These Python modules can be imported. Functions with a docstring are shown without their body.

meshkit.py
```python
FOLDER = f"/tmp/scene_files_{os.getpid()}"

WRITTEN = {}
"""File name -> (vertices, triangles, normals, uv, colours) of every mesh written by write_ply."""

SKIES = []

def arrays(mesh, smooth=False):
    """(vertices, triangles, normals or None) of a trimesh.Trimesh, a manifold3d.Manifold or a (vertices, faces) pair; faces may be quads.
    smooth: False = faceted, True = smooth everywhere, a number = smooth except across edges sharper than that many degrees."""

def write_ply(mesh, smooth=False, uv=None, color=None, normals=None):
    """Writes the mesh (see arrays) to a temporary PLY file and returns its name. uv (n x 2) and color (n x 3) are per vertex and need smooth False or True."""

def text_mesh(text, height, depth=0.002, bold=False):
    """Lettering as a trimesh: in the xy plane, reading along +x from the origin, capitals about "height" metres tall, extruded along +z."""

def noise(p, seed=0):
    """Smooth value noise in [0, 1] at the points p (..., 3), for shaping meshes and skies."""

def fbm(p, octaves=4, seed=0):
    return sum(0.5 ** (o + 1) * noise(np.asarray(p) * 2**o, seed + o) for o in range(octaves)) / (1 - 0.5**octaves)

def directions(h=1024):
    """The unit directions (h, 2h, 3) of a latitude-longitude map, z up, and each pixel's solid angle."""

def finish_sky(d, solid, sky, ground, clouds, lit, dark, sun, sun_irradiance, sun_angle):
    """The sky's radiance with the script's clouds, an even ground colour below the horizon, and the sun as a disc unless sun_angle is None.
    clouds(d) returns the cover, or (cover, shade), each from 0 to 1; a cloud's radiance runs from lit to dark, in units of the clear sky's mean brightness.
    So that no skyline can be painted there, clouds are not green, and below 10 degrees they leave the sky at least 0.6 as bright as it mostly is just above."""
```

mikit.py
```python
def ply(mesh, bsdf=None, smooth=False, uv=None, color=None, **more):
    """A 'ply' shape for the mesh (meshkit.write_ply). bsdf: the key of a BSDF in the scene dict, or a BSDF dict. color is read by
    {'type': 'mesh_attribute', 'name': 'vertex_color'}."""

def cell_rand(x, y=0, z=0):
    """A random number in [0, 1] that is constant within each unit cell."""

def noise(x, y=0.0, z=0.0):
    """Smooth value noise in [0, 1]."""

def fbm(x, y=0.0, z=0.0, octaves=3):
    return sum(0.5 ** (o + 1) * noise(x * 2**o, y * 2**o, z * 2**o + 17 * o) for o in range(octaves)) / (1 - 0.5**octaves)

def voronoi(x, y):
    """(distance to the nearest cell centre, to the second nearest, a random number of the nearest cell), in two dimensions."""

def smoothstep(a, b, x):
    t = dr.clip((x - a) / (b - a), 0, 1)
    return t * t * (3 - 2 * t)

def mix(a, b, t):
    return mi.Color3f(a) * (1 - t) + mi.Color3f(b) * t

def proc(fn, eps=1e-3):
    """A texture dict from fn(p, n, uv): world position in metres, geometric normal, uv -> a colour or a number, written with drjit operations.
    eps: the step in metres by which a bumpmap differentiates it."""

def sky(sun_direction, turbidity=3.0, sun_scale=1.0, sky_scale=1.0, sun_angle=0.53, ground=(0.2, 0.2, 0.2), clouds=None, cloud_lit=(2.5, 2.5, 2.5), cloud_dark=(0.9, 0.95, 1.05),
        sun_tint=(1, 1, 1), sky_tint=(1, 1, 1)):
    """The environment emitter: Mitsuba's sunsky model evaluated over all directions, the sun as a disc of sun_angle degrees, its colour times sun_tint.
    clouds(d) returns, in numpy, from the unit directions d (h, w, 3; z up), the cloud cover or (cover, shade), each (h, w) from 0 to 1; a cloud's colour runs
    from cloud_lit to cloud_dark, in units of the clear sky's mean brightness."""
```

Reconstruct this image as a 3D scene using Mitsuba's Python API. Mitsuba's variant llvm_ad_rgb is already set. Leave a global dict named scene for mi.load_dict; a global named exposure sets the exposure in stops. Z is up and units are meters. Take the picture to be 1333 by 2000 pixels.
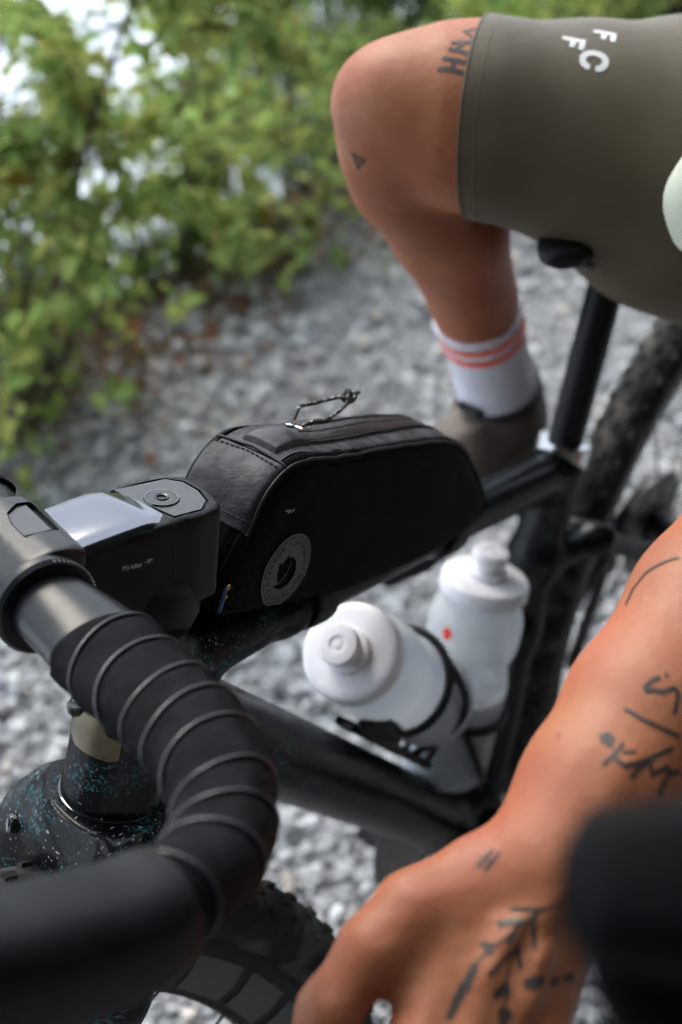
import math, random
import numpy as np, trimesh, mitsuba as mi, drjit as dr
import mikit, meshkit
from mikit import proc, noise, fbm, voronoi, cell_rand, smoothstep, mix
from scipy.spatial.transform import Rotation
from shapely.geometry import Polygon, LineString, Point
from shapely.ops import unary_union
from shapely import affinity
T = mi.ScalarTransform4f
A = np.array
rng = np.random.default_rng(7)
random.seed(7)
scene, labels = {}, {}

# ------------------------------------------------------------------ camera, sky, exposure
CAM = A([0.75471, 0.38456, 1.28735])
RT = A([-0.5882059, 0.8085141, 0.0178528])          # right
DN = A([0.4916676, 0.3750484, -0.7858764])          # down
FW = A([-0.6420878, -0.4534795, -0.6181259])        # forward
scene['camera'] = {'type': 'thinlens', 'fov': 2 * math.degrees(math.atan(1333 / 2 / 2777.53)), 'fov_axis': 'x',
                   'aperture_radius': 0.0046, 'focus_distance': 0.715, 'near_clip': 0.02, 'far_clip': 500.0,
                   'to_world': T().look_at(origin=CAM.tolist(), target=(CAM + FW).tolist(), up=(-DN).tolist())}
scene['sky_light'] = mikit.sky([-0.35, -0.75, 0.85], turbidity=3, sun_scale=0.30, sun_angle=30, clouds=lambda d: 1.0,
                               cloud_lit=(2.15, 2.38, 2.72), sun_tint=(.86, .96, 1.1))
exposure = 3.15

# ------------------------------------------------------------------ helpers
def mat(key, **d):
    scene[key] = d
    return key
def rgb(*c): return {'type': 'rgb', 'value': list(map(float, c))}
def two(d): return {'type': 'twosided', 'bsdf': d}
def pri(key, color, rough=.5, bump=None, bscale=.001, **k):
    c = color if isinstance(color, dict) else rgb(*color)
    d = {'type': 'principled', 'base_color': c, 'roughness': rough, **k}
    if bump is not None:
        d = {'type': 'bumpmap', 'arbitrary': bump, 'scale': bscale, 'bsdf': d}
    scene[key] = two(d)
    return key
used = {}
def key_for(parent, name):
    k = f'{parent}__{name}' if parent else name
    n = used.get(k, -1) + 1
    used[k] = n
    return k if n == 0 else f'{k}_{n:03d}'
def thing(name, label=None, cat=None, group=None, kind=None):
    k = key_for(None, name)
    d = {}
    if label: d['label'] = label
    if cat: d['category'] = cat
    if group: d['group'] = group
    if kind: d['kind'] = kind
    labels[k] = d
    return k
def part(parent, name, mesh, bsdf, smooth=35, label=None, kind=None, **kw):
    k = key_for(parent, name)
    scene[k] = mikit.ply(mesh, bsdf, smooth, **kw)
    d = {}
    if label: d['label'] = label
    if kind: d['kind'] = kind
    if d: labels[k] = d
    return k
def whole(name, mesh, bsdf, smooth=35, label=None, cat=None, group=None, kind=None, **kw):
    k = thing(name, label, cat, group, kind)
    scene[k] = mikit.ply(mesh, bsdf, smooth, **kw)
    return k
def cat(ms): return trimesh.util.concatenate([m for m in ms if len(m.vertices)])
def nrm(v): v = A(v, float); return v / np.linalg.norm(v)
def spline(P, n, closed=False):
    from scipy.interpolate import CubicSpline
    P = A(P, float)
    if closed: P = np.vstack([P, P[:1]])
    t = np.r_[0, np.cumsum(np.linalg.norm(np.diff(P[:, :3], axis=0), axis=1) ** .6 + 1e-9)]
    cs = CubicSpline(t, P, bc_type='periodic' if closed else 'natural')
    u = np.linspace(0, t[-1], n, endpoint=not closed)
    return cs(u)
def sweep(P, ra, rb=None, up=(0, 0, 1), n=20, cap=True, power=2.0, disp=None, closed=False):
    """tube along the points P; half-widths ra (sideways) and rb (along up)"""
    P = A(P, float); N = len(P)
    ra = np.broadcast_to(ra, N); rb = ra if rb is None else np.broadcast_to(rb, N)
    if closed: t = np.roll(P, -1, 0) - np.roll(P, 1, 0)
    else: t = np.gradient(P, axis=0)
    t /= np.linalg.norm(t, axis=1, keepdims=True) + 1e-12
    if up is None:
        b = np.cross(t[0], [0.3, .9, .2]); bs = []
        for k in range(N):
            b = b - t[k] * (b @ t[k]); b /= np.linalg.norm(b); bs.append(b)
        B = A(bs)
    else:
        B = np.broadcast_to(A(up, float), P.shape)
        B = B - t * (B * t).sum(1, keepdims=True); B = B / (np.linalg.norm(B, axis=1, keepdims=True) + 1e-12)
    S = np.cross(t, B)
    a = np.arange(n) * 2 * math.pi / n
    c, s = np.cos(a), np.sin(a)
    e = 2 / power
    c = np.sign(c) * np.abs(c) ** e; s = np.sign(s) * np.abs(s) ** e
    d = np.ones((N, n)) if disp is None else disp(np.r_[0, np.cumsum(np.linalg.norm(np.diff(P, axis=0), axis=1))][:, None], a[None])
    V = P[:, None] + S[:, None] * (ra[:, None] * c * d)[..., None] + B[:, None] * (rb[:, None] * s * d)[..., None]
    R = N if closed else N - 1
    i, j = np.meshgrid(np.arange(R), np.arange(n), indexing='ij')
    i2 = (i + 1) % N
    q = np.stack([i * n + j, i2 * n + j, i2 * n + (j + 1) % n, i * n + (j + 1) % n], -1).reshape(-1, 4)
    f = np.vstack([q[:, [0, 2, 1]], q[:, [0, 3, 2]]])
    V = V.reshape(-1, 3)
    if cap and not closed:
        V = np.vstack([V, P[0], P[-1]]); k = np.arange(n)
        f = np.vstack([f, np.c_[np.full(n, N * n), k, (k + 1) % n], np.c_[np.full(n, N * n + 1), (N - 1) * n + (k + 1) % n, (N - 1) * n + k]])
    f = f[:, ::-1] if not cap else f
    m = trimesh.Trimesh(V, f, process=False)
    if cap and m.volume < 0: m.invert()
    return m
def tube(P, r, n=10, **k): return sweep(P, r, up=k.pop('up', None), n=n, **k)
def lathe(prof, origin=(0, 0, 0), axis=(0, 0, 1), n=40):
    prof = A(prof, float)
    ax = nrm(axis); x = nrm(np.cross(ax, [.2, .93, .1])); y = np.cross(ax, x)
    a = np.arange(n) * 2 * math.pi / n
    V = A(origin) + prof[:, 1][:, None, None] * ax + prof[:, 0][:, None, None] * (np.cos(a)[None, :, None] * x + np.sin(a)[None, :, None] * y)
    N = len(prof)
    i, j = np.meshgrid(np.arange(N - 1), np.arange(n), indexing='ij')
    q = np.stack([i * n + j, i * n + (j + 1) % n, (i + 1) * n + (j + 1) % n, (i + 1) * n + j], -1).reshape(-1, 4)
    return trimesh.Trimesh(V.reshape(-1, 3), np.vstack([q[:, :3], q[:, [0, 2, 3]]]), process=False)
def frame(origin, x, y, z):
    M = np.eye(4); M[:3, 0], M[:3, 1], M[:3, 2], M[:3, 3] = x, y, z, origin
    return M
def moved(m, M): m = m.copy(); m.apply_transform(M); return m
def box(e, M=None, bevel=0):
    if bevel:
        import manifold3d as m3
        e2 = [max(x - 2 * bevel, 1e-5) for x in e]
        ms = []
        for k in range(3):
            d = list(e2); d[k] = e[k]; ms.append(trimesh.creation.box(d))
        m = trimesh.convex.convex_hull(np.vstack([q.vertices for q in ms]))
    else: m = trimesh.creation.box(e)
    if M is not None: m.apply_transform(M)
    return m
def extrude(poly, h):
    return cat([trimesh.creation.extrude_polygon(g, h, engine='earcut') for g in getattr(poly, 'geoms', [poly])])

class Field:
    """signed distance on a grid; smooth unions of round cones and ellipsoids; surface nets"""
    def __init__(s, lo, hi, h):
        s.lo, s.h = A(lo, float), h
        s.n = np.ceil((A(hi) - s.lo) / h).astype(int) + 1
        s.d = np.full(s.n, .06, np.float32)
    def sub(s, lo, hi):
        i0 = np.clip(np.floor((lo - s.lo) / s.h).astype(int), 0, s.n); i1 = np.clip(np.ceil((hi - s.lo) / s.h).astype(int) + 1, 0, s.n)
        sl = tuple(slice(a, b) for a, b in zip(i0, i1))
        g = [(s.lo[k] + s.h * np.arange(i0[k], i1[k])).astype(np.float32) for k in range(3)]
        return sl, np.stack(np.meshgrid(*g, indexing='ij'), -1)
    def mix(s, sl, d, k, op='add'):
        o = s.d[sl]
        if op == 'add':
            hh = np.maximum(k - np.abs(o - d), 0) / k
            s.d[sl] = np.minimum(o, d) - hh * hh * k * .25
        else:
            hh = np.maximum(k - np.abs(o + d), 0) / k
            s.d[sl] = np.maximum(o, -d) + hh * hh * k * .25
        return s
    def cone(s, a, ra, b, rb, k=.01, op='add', sy=1.0):
        a, b = A(a, float), A(b, float)
        pad = max(ra, rb) * max(1, sy) + k + .02
        sl, p = s.sub(np.minimum(a, b) - pad, np.maximum(a, b) + pad)
        if p.size == 0: return s
        if sy != 1: p = p.copy(); p[..., 1] /= sy; a = a / A([1, sy, 1]); b = b / A([1, sy, 1])
        ab = b - a; L = float(ab @ ab) + 1e-12
        t = np.clip(((p - a) @ ab) / L, 0, 1).astype(np.float32)
        d = np.linalg.norm(p - a - t[..., None] * ab.astype(np.float32), axis=-1) - (ra + (rb - ra) * t)
        return s.mix(sl, d.astype(np.float32), k, op)
    def chain(s, pts, rs, k=.01, **kw):
        for i in range(len(pts) - 1): s.cone(pts[i], rs[i], pts[i + 1], rs[i + 1], k, **kw)
        return s
    def ell(s, c, r, R=None, k=.01, op='add'):
        c, r = A(c, float), A(r, float); pad = r.max() + k + .02
        sl, p = s.sub(c - pad, c + pad)
        if p.size == 0: return s
        q = p - c
        if R is not None: q = q @ A(R).T
        k0 = np.linalg.norm(q / r, axis=-1); k1 = np.linalg.norm(q / (r * r), axis=-1) + 1e-9
        return s.mix(sl, (k0 * (k0 - 1) / k1).astype(np.float32), k, op)
    def clip(s, o, n):                    # keep the side where (p-o).n < 0
        g = [(s.lo[k] + s.h * np.arange(s.n[k])).astype(np.float32) for k in range(3)]
        n = nrm(n)
        pl = (g[0][:, None, None] - o[0]) * n[0] + (g[1][None, :, None] - o[1]) * n[1] + (g[2][None, None] - o[2]) * n[2]
        s.d = np.maximum(s.d, pl.astype(np.float32)); return s
    def mesh(s, relax=1, keep=True):
        d = s.d; sg = d < 0
        n = s.n - 1
        cnt = np.zeros(n, np.uint8)
        for x in (0, 1):
            for y in (0, 1):
                for z in (0, 1): cnt += sg[x:x + n[0], y:y + n[1], z:z + n[2]]
        ci = np.argwhere((cnt > 0) & (cnt < 8))
        idx = np.full(n, -1, np.int32); idx[tuple(ci.T)] = np.arange(len(ci))
        acc = np.zeros((len(ci), 3)); num = np.zeros(len(ci))
        cor = [A(c) for c in np.ndindex(2, 2, 2)]
        for a in cor:
            for ax in range(3):
                if a[ax]: continue
                b = a.copy(); b[ax] = 1
                da, db = d[tuple((ci + a).T)], d[tuple((ci + b).T)]
                m = (da < 0) != (db < 0)
                t = np.where(m, da / np.where(m, da - db, 1), 0)
                acc[m] += (a + (b - a) * t[:, None])[m]; num[m] += 1
        V = s.lo + s.h * (ci + acc / num[:, None])
        F = []
        for ax in range(3):
            b, c = (ax + 1) % 3, (ax + 2) % 3
            lo = [slice(1, None)] * 3; hi = [slice(1, None)] * 3
            lo[ax] = slice(0, -1); hi[ax] = slice(1, None)
            lo[b] = hi[b] = slice(1, -1); lo[c] = hi[c] = slice(1, -1)
            e = np.argwhere(sg[tuple(lo)] != sg[tuple(hi)])
            off = A([1, 1, 1]); off[ax] = 0
            e = e + off
            eb = np.zeros(3, int); eb[b] = 1; ec = np.zeros(3, int); ec[c] = 1
            q = np.stack([idx[tuple((e - eb - ec).T)], idx[tuple((e - ec).T)], idx[tuple(e.T)], idx[tuple((e - eb).T)]], 1)
            fl = sg[tuple(e.T)]
            q[~fl] = q[~fl][:, ::-1]
            F.append(q[(q >= 0).all(1)])
        F = np.vstack(F)
        m = trimesh.Trimesh(V, np.vstack([F[:, :3], F[:, [0, 2, 3]]]), process=False)
        if keep:
            cc = trimesh.graph.connected_component_labels(m.face_adjacency, node_count=len(m.faces))
            m.update_faces(cc == np.bincount(cc).argmax()); m.remove_unreferenced_vertices()
        if relax: trimesh.smoothing.filter_taubin(m, iterations=relax * 4)
        return m

def decal(target, poly, O, n, ex, ey, off=.0006, size=.003):
    """print a flat shape (metres, on the plane O, ex, ey) on a mesh, straight along -n"""
    Vs, Fs, o = [], [], 0
    for g in getattr(poly, 'geoms', [poly]):
        if g.area < 1e-9: continue
        v, f = trimesh.creation.triangulate_polygon(g, engine='earcut')
        v, f = trimesh.remesh.subdivide_to_size(np.c_[v, 0 * v[:, 0]], f, size, max_iter=12)
        Vs.append(v[:, :2]); Fs.append(f + o); o += len(v)
    v, f = np.vstack(Vs), np.vstack(Fs)
    n = nrm(n)
    P = A(O) + v[:, :1] * ex + v[:, 1:] * ey
    st = P + n * .15
    if isinstance(target, trimesh.Trimesh):
        box_ = target.triangles_center; near = np.linalg.norm(box_ - A(O), axis=1) < .22
        sub = trimesh.Trimesh(target.vertices, target.faces[near], process=False)
        loc, ir, it = sub.ray.intersects_location(st, np.broadcast_to(-n, st.shape), multiple_hits=False)
        hit = np.full((len(v), 3), np.nan); hit[ir] = loc
        bad = np.isnan(hit[:, 0])
        f = f[~bad[f].any(1)]; hit[bad] = 0
        m = trimesh.Trimesh(hit + n * off, f, process=False); m.remove_unreferenced_vertices()
        dep = (m.vertices[m.faces] @ n); m.update_faces(np.ptp(dep, axis=1) < .02)
        m.remove_unreferenced_vertices()
    if len(m.faces) and (m.face_normals @ n).mean() < 0: m.invert()
    return m
def strokes(items):
    return unary_union([LineString(A(p) if len(p) > 1 else [p[0], (p[0][0] + 1e-4, p[0][1])]).buffer(w) if len(p) > 1 else Point(p[0]).buffer(w) for p, w in items])
def text_poly(s, h, bold=False):
    m = meshkit.text_mesh(s, h, .001, bold)
    top = m.triangles[m.face_normals[:, 2] > .9][:, :, :2]
    return unary_union([Polygon(t) for t in top if Polygon(t).area > 1e-14]).buffer(h * .004)

# ------------------------------------------------------------------ materials
def flecks(p, n, uv):
    base = mi.Color3f(.003, .0036, .0042)
    w = fbm(p.x * 60, p.y * 60, p.z * 60, 3)
    a = fbm(p.x * 620 + 9 * w, p.y * 620, p.z * 380 + 6 * w, 3)
    b = fbm(p.x * 640 + 9, p.y * 640 + 5 * w, p.z * 520, 3)
    teal = mix((.0, .10, .13), (.01, .2, .22), noise(p.x * 300, p.y * 300, p.z * 300))
    front = .25 + .75 * smoothstep(.22, .36, p.x)
    c = mix(base, teal, smoothstep(.53, .68, a) * smoothstep(.46, .62, w) * .6 * front)
    c = mix(c, (.12, .12, .16), smoothstep(.62, .72, b) * smoothstep(.40, .6, w) * front)
    c = mix(c, (.36, .34, .33), smoothstep(.80, .86, noise(p.x * 620, p.y * 620, p.z * 520)) * smoothstep(.5, .75, fbm(p.x * 40 + 7, p.y * 40, p.z * 40, 2)) * front)
    return c
pri('paint', proc(flecks), .3, clearcoat=.85, clearcoat_gloss=.985, specular=.05)
def dusty(c0, c1, sc, lo, hi):
    return proc(lambda p, n, uv: mix(c0, c1, smoothstep(lo, hi, fbm(p.x * sc, p.y * sc, p.z * sc, 4))))
pri('matte_black', dusty((.004, .0044, .005), (.0075, .008, .009), 40, .3, .7), .42, specular=.2)
pri('tape_edge', (.018, .019, .023), .34, specular=.7)
pri('satin_black', dusty((.007, .0078, .0095), (.012, .013, .0155), 60, .3, .75), .34, specular=.4)
pri('satin_plate', (.035, .037, .042), .38, specular=.6)
pri('gloss_chrome', (.21, .215, .235), .13, metallic=1.0)
pri('gloss_black', (.006, .007, .008), .06, specular=.8, clearcoat=1.0, clearcoat_gloss=.98)
pri('rubber', dusty((.0045, .005, .006), (.009, .010, .012), 70, .35, .75), .5, specular=.22)
pri('rubber_dark', (.0025, .003, .0038), .6, specular=.08)
pri('tyre_rubber', dusty((.010, .010, .010), (.075, .070, .066), 55, .40, .75), .75, specular=.3)
pri('metal_dark', (.25, .25, .26), .3, metallic=.95)
pri('bolt_black', (.03, .03, .032), .3, specular=.5)
pri('metal_bright', (.6, .6, .62), .22, metallic=1.0)
pri('chain_metal', (.12, .115, .11), .4, metallic=.8)
pri('badge', dusty((.13, .105, .065), (.17, .14, .09), 90, .3, .7), .32, metallic=.6)
pri('decal_grey', (.075, .078, .08), .5)
pri('white_print', (.62, .62, .62), .5)
pri('shadow_slot', (.004, .004, .004), .7)
pri('bar_tape', dusty((.004, .0045, .0055), (.0095, .010, .0125), 90, .35, .7), .52, bump=proc(lambda p, n, uv: .5 + .5 * dr.sin(p.x * 2600 + p.y * 2600) * dr.sin(p.y * 2600 - p.x * 1500 + p.z * 2200), 1e-4), bscale=.0006, specular=.12)
def cloth(p, n, uv):
    return .5 * fbm(p.x * 90, p.y * 90, p.z * 90, 3) + .12 * fbm(p.x * 900, p.y * 900, p.z * 900, 2)
def dust_col(a, b, lo=.42, hi=.78):
    def fn(p, n, uv):
        w = fbm(p.x * 45, p.y * 45, p.z * 45, 4); g = noise(p.x * 900, p.y * 900, p.z * 900); h = fbm(p.x * 160 + 5, p.y * 160, p.z * 160, 3)
        c = mix(a, b, smoothstep(lo, hi, .6 * w + .4 * h))
        sp = smoothstep(.9, .96, g) * smoothstep(.45, .7, w)
        return mix(c, (.14, .14, .14), sp * .6)
    return proc(fn)
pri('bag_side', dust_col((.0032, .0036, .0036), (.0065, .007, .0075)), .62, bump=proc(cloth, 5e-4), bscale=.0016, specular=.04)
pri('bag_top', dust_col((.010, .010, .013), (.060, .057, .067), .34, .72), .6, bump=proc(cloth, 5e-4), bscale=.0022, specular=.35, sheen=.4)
pri('bag_seam', (.006, .006, .007), .6)
pri('zip_film', dust_col((.016, .016, .019), (.035, .034, .04)), .34, specular=.6)
pri('emblem_grey', (.064, .066, .066), .55)
pri('dirt_mark', (.23, .225, .22), .9)
def cordcol(p, n, uv):
    a = cell_rand(dr.floor(p.x * 520 + p.z * 120), dr.floor(p.y * 900), dr.floor(p.z * 600))
    return mix((.008, .008, .009), (.42, .42, .36), smoothstep(.84, .86, a))
pri('cord_black', proc(cordcol, 1e-4), .6)
pri('tag_blue', (.012, .06, .19), .6)
pri('tag_yellow', (.50, .33, .06), .6)
pri('lid_white', (.72, .71, .75), .42, specular=.5)
scene['bottle_plastic'] = {'type': 'principledthin', 'base_color': rgb(.82, .84, .87), 'roughness': .3, 'diff_trans': 1.0, 'spec_trans': .34, 'eta': 1.4}
pri('bottle_water', (.36, .41, .46), .2)
pri('red_print', (.75, .03, .02), .5)
def skin(p, n, uv):
    a = fbm(p.x * 28, p.y * 28, p.z * 28, 3); b = fbm(p.x * 130, p.y * 130, p.z * 130, 3); g = noise(p.x * 420, p.y * 420, p.z * 420)
    c = mix((.335, .122, .056), (.300, .096, .045), smoothstep(.3, .7, a))
    c = mix(c, (.37, .085, .050), smoothstep(.5, .72, fbm(p.x * 17 + 3, p.y * 17, p.z * 17, 2)) * .45)
    c = mix(c, (.375, .145, .072), smoothstep(.5, .75, b) * .4)
    c = mix(c, (.42, .13, .07), smoothstep(.95, .98, g) * smoothstep(.5, .6, a) * .4)
    return c
pri('skin', proc(skin), .52, bump=proc(lambda p, n, uv: .6 * fbm(p.x * 260, p.y * 260, p.z * 260, 3) + .4 * fbm(p.x * 60, p.y * 60, p.z * 60, 2), 5e-4), bscale=.00045, specular=.4)
pri('ink', proc(lambda p, n, uv: mix((.026, .021, .020), (.05, .034, .028), fbm(p.x * 200, p.y * 200, p.z * 200, 2))), .5)
pri('mole', (.30, .07, .045), .5)
pri('shorts_cloth', dusty((.082, .066, .041), (.094, .076, .048), 30, .3, .7), .62, bump=proc(lambda p, n, uv: fbm(p.x * 24, p.y * 24, p.z * 24, 2), 1e-3), bscale=.0015, sheen=1.0, specular=.3)
pri('sock_knit', (.72, .71, .80), .8, bump=proc(lambda p, n, uv: .5 + .5 * dr.sin(dr.atan2(p.y + .11, p.x + .18) * 90), 3e-4), bscale=.0004)
pri('sock_coral', (.88, .15, .09), .8)
pri('shoe_brown', (.105, .083, .07), .6)
pri('shoe_dark', (.012, .012, .013), .6)
pri('jersey_sage', (.50, .53, .43), .75)
scene['stone'] = two({'type': 'principled', 'base_color': {'type': 'mesh_attribute', 'name': 'vertex_color'}, 'roughness': .8, 'specular': .3})
scene['leaf'] = {'type': 'principledthin', 'base_color': {'type': 'mesh_attribute', 'name': 'vertex_color'}, 'roughness': .45, 'diff_trans': .6, 'eta': 1.4}
scene['litter'] = two({'type': 'diffuse', 'reflectance': {'type': 'mesh_attribute', 'name': 'vertex_color'}})
pri('bark', dusty((.045, .038, .028), (.12, .11, .09), 60, .35, .7), .85)
pri('pale_bark', dusty((.22, .20, .17), (.5, .48, .44), 30, .35, .6), .8)
def groundcol(p, n, uv):
    f1, f2, w = voronoi(p.x * 62, p.y * 62)
    a = fbm(p.x * 2.2, p.y * 2.2, 0, 3)
    st = mix((.16, .165, .175), (.46, .47, .49), w)
    c = mix((.045, .043, .04), st, smoothstep(.02, .2, f2 - f1))
    e = smoothstep(-.98, -1.14, p.y + .16 * (a - .5))
    soil = mix((.055, .04, .026), (.11, .085, .05), fbm(p.x * 30, p.y * 30, p.z * 30, 3))
    return mix(c, soil, e)
pri('path_ground', proc(groundcol), .9, bump=proc(lambda p, n, uv: (1 - voronoi(p.x * 62, p.y * 62)[0]) * .8, 2e-3), bscale=.012)
pri('lake_water', proc(lambda p, n, uv: mix((.50, .55, .62), (.62, .66, .72), fbm(p.x * .8, p.y * .8, 0, 3))), .12, bump=proc(lambda p, n, uv: fbm(p.x * 5, p.y * 9, 0, 3), 5e-3), bscale=.02, specular=.7)
pri('ridge', dusty((.02, .035, .015), (.05, .08, .03), .25, .3, .7), .9)

# ------------------------------------------------------------------ setting: path, bank, lake
def ground_z(x, y):
    x, y = np.asarray(x, float), np.asarray(y, float)
    e = -1.18 + .05 * np.sin(x * 2.1) + .03 * np.sin(x * 5.3 + 1)
    t = np.clip((e - y) / .95, 0, 1.0)
    z = -.95 * t * t * (3 - 2 * t) - .6 * np.clip((e - 1.3 - y) / 4, 0, 1)
    n = meshkit.fbm(np.stack([x * 1.3, y * 1.3, 0 * x], -1), 3, 4)
    return z + (n - .5) * (.025 + .12 * np.clip((e - y) / .6, 0, 1))
gx = np.concatenate([-np.geomspace(60, 4.2, 30), np.arange(-4, 2.0, .06), np.geomspace(2.1, 60, 28)])
gy = np.concatenate([-np.geomspace(60, 4.2, 30), np.arange(-4, 1.6, .06), np.geomspace(1.7, 60, 28)])
X, Y = np.meshgrid(gx, gy, indexing='ij')
V = np.stack([X, Y, ground_z(X, Y)], -1).reshape(-1, 3)
i, j = np.meshgrid(np.arange(len(gx) - 1), np.arange(len(gy) - 1), indexing='ij'); m_ = len(gy)
Fq = np.stack([i * m_ + j, (i + 1) * m_ + j, (i + 1) * m_ + j + 1, i * m_ + j + 1], -1).reshape(-1, 4)
whole('gravel_path', (V, Fq), 'path_ground', True, 'grey gravel path sloping off to a soil bank along its far edge', 'path', kind='structure')
lv = A([[-60, -60, -.74], [60, -60, -.74], [60, -1.6, -.74], [-60, -1.6, -.74]])
whole('lake', (lv, A([[0, 1, 2, 3]])), 'lake_water', False, 'pale bright water seen through the leaves beyond the bank', 'water', kind='structure')
rx = np.linspace(-80, 80, 60)
hz = 3.2 + 2.5 * meshkit.fbm(np.stack([rx * .07, 0 * rx, 0 * rx], -1), 3, 9)
RV = np.vstack([np.c_[rx, 0 * rx - 46, 0 * rx - 1.6], np.c_[rx, 0 * rx - 52, hz], np.c_[rx, 0 * rx - 59, 0 * rx - 1.6]])
k_ = np.arange(59)
whole('hills', (RV, np.vstack([np.c_[k_, k_ + 1, k_ + 61, k_ + 60], np.c_[k_ + 60, k_ + 61, k_ + 121, k_ + 120]])), 'ridge', True, 'low wooded far shore across the water', 'hills', kind='structure')

# gravel: loose crushed stones
def stone_kinds(n=10):
    r = np.random.default_rng(3); out = []
    for _ in range(n):
        p = r.normal(size=(11, 3)); p /= np.linalg.norm(p, axis=1, keepdims=True)
        p *= A([1, r.uniform(.6, .95), r.uniform(.45, .75)]) * r.uniform(.85, 1.1, (11, 1))
        h = trimesh.convex.convex_hull(p); out.append((A(h.vertices), A(h.faces)))
    return out
def scatter(kinds, P, S, col, rg):
    Vs, Fs, Cs, o = [], [], [], 0
    which = rg.integers(0, len(kinds), len(P)); Q = Rotation.random(len(P), random_state=5).as_matrix()
    tilt = Rotation.from_rotvec(np.c_[rg.normal(0, .35, len(P)), rg.normal(0, .35, len(P)), rg.uniform(0, 6.28, len(P))]).as_matrix()
    for k, (v, f) in enumerate(kinds):
        I = np.nonzero(which == k)[0]
        W = np.einsum('nij,mj->nmi', tilt[I], v) * S[I][:, None, None] + P[I][:, None]
        Vs.append(W.reshape(-1, 3)); Fs.append((f[None] + (np.arange(len(I)) * len(v))[:, None, None]).reshape(-1, 3) + o); o += W.shape[0] * W.shape[1]
        Cs.append(np.repeat(col[I], len(v), 0))
    return np.vstack(Vs), np.vstack(Fs), np.vstack(Cs)
N = 56000
px = rng.uniform(-3.6, 1.0, N); py = rng.uniform(-1.16, 1.0, N) - .0 * px
keep = rng.uniform(0, 1, N) < np.clip(1.35 + px * .22, .35, 1); px, py = px[keep], py[keep]; N = len(px)
sz = np.exp(rng.normal(math.log(.0090), .36, N)).clip(.005, .021)
tone = rng.beta(2.0, 2.4, N)
warm = rng.uniform(0, 1, N)
col = .22 + .44 * tone[:, None] * A([.98, 1.02, 1.06])
col = np.where((warm > .93)[:, None], col * A([1.12, .98, .85]), col)
far_dirt = np.clip((-py - .88) / .25, 0, 1)[:, None]
col = col * (1 - .35 * far_dirt * rng.uniform(0, 1, (N, 1)))
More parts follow.
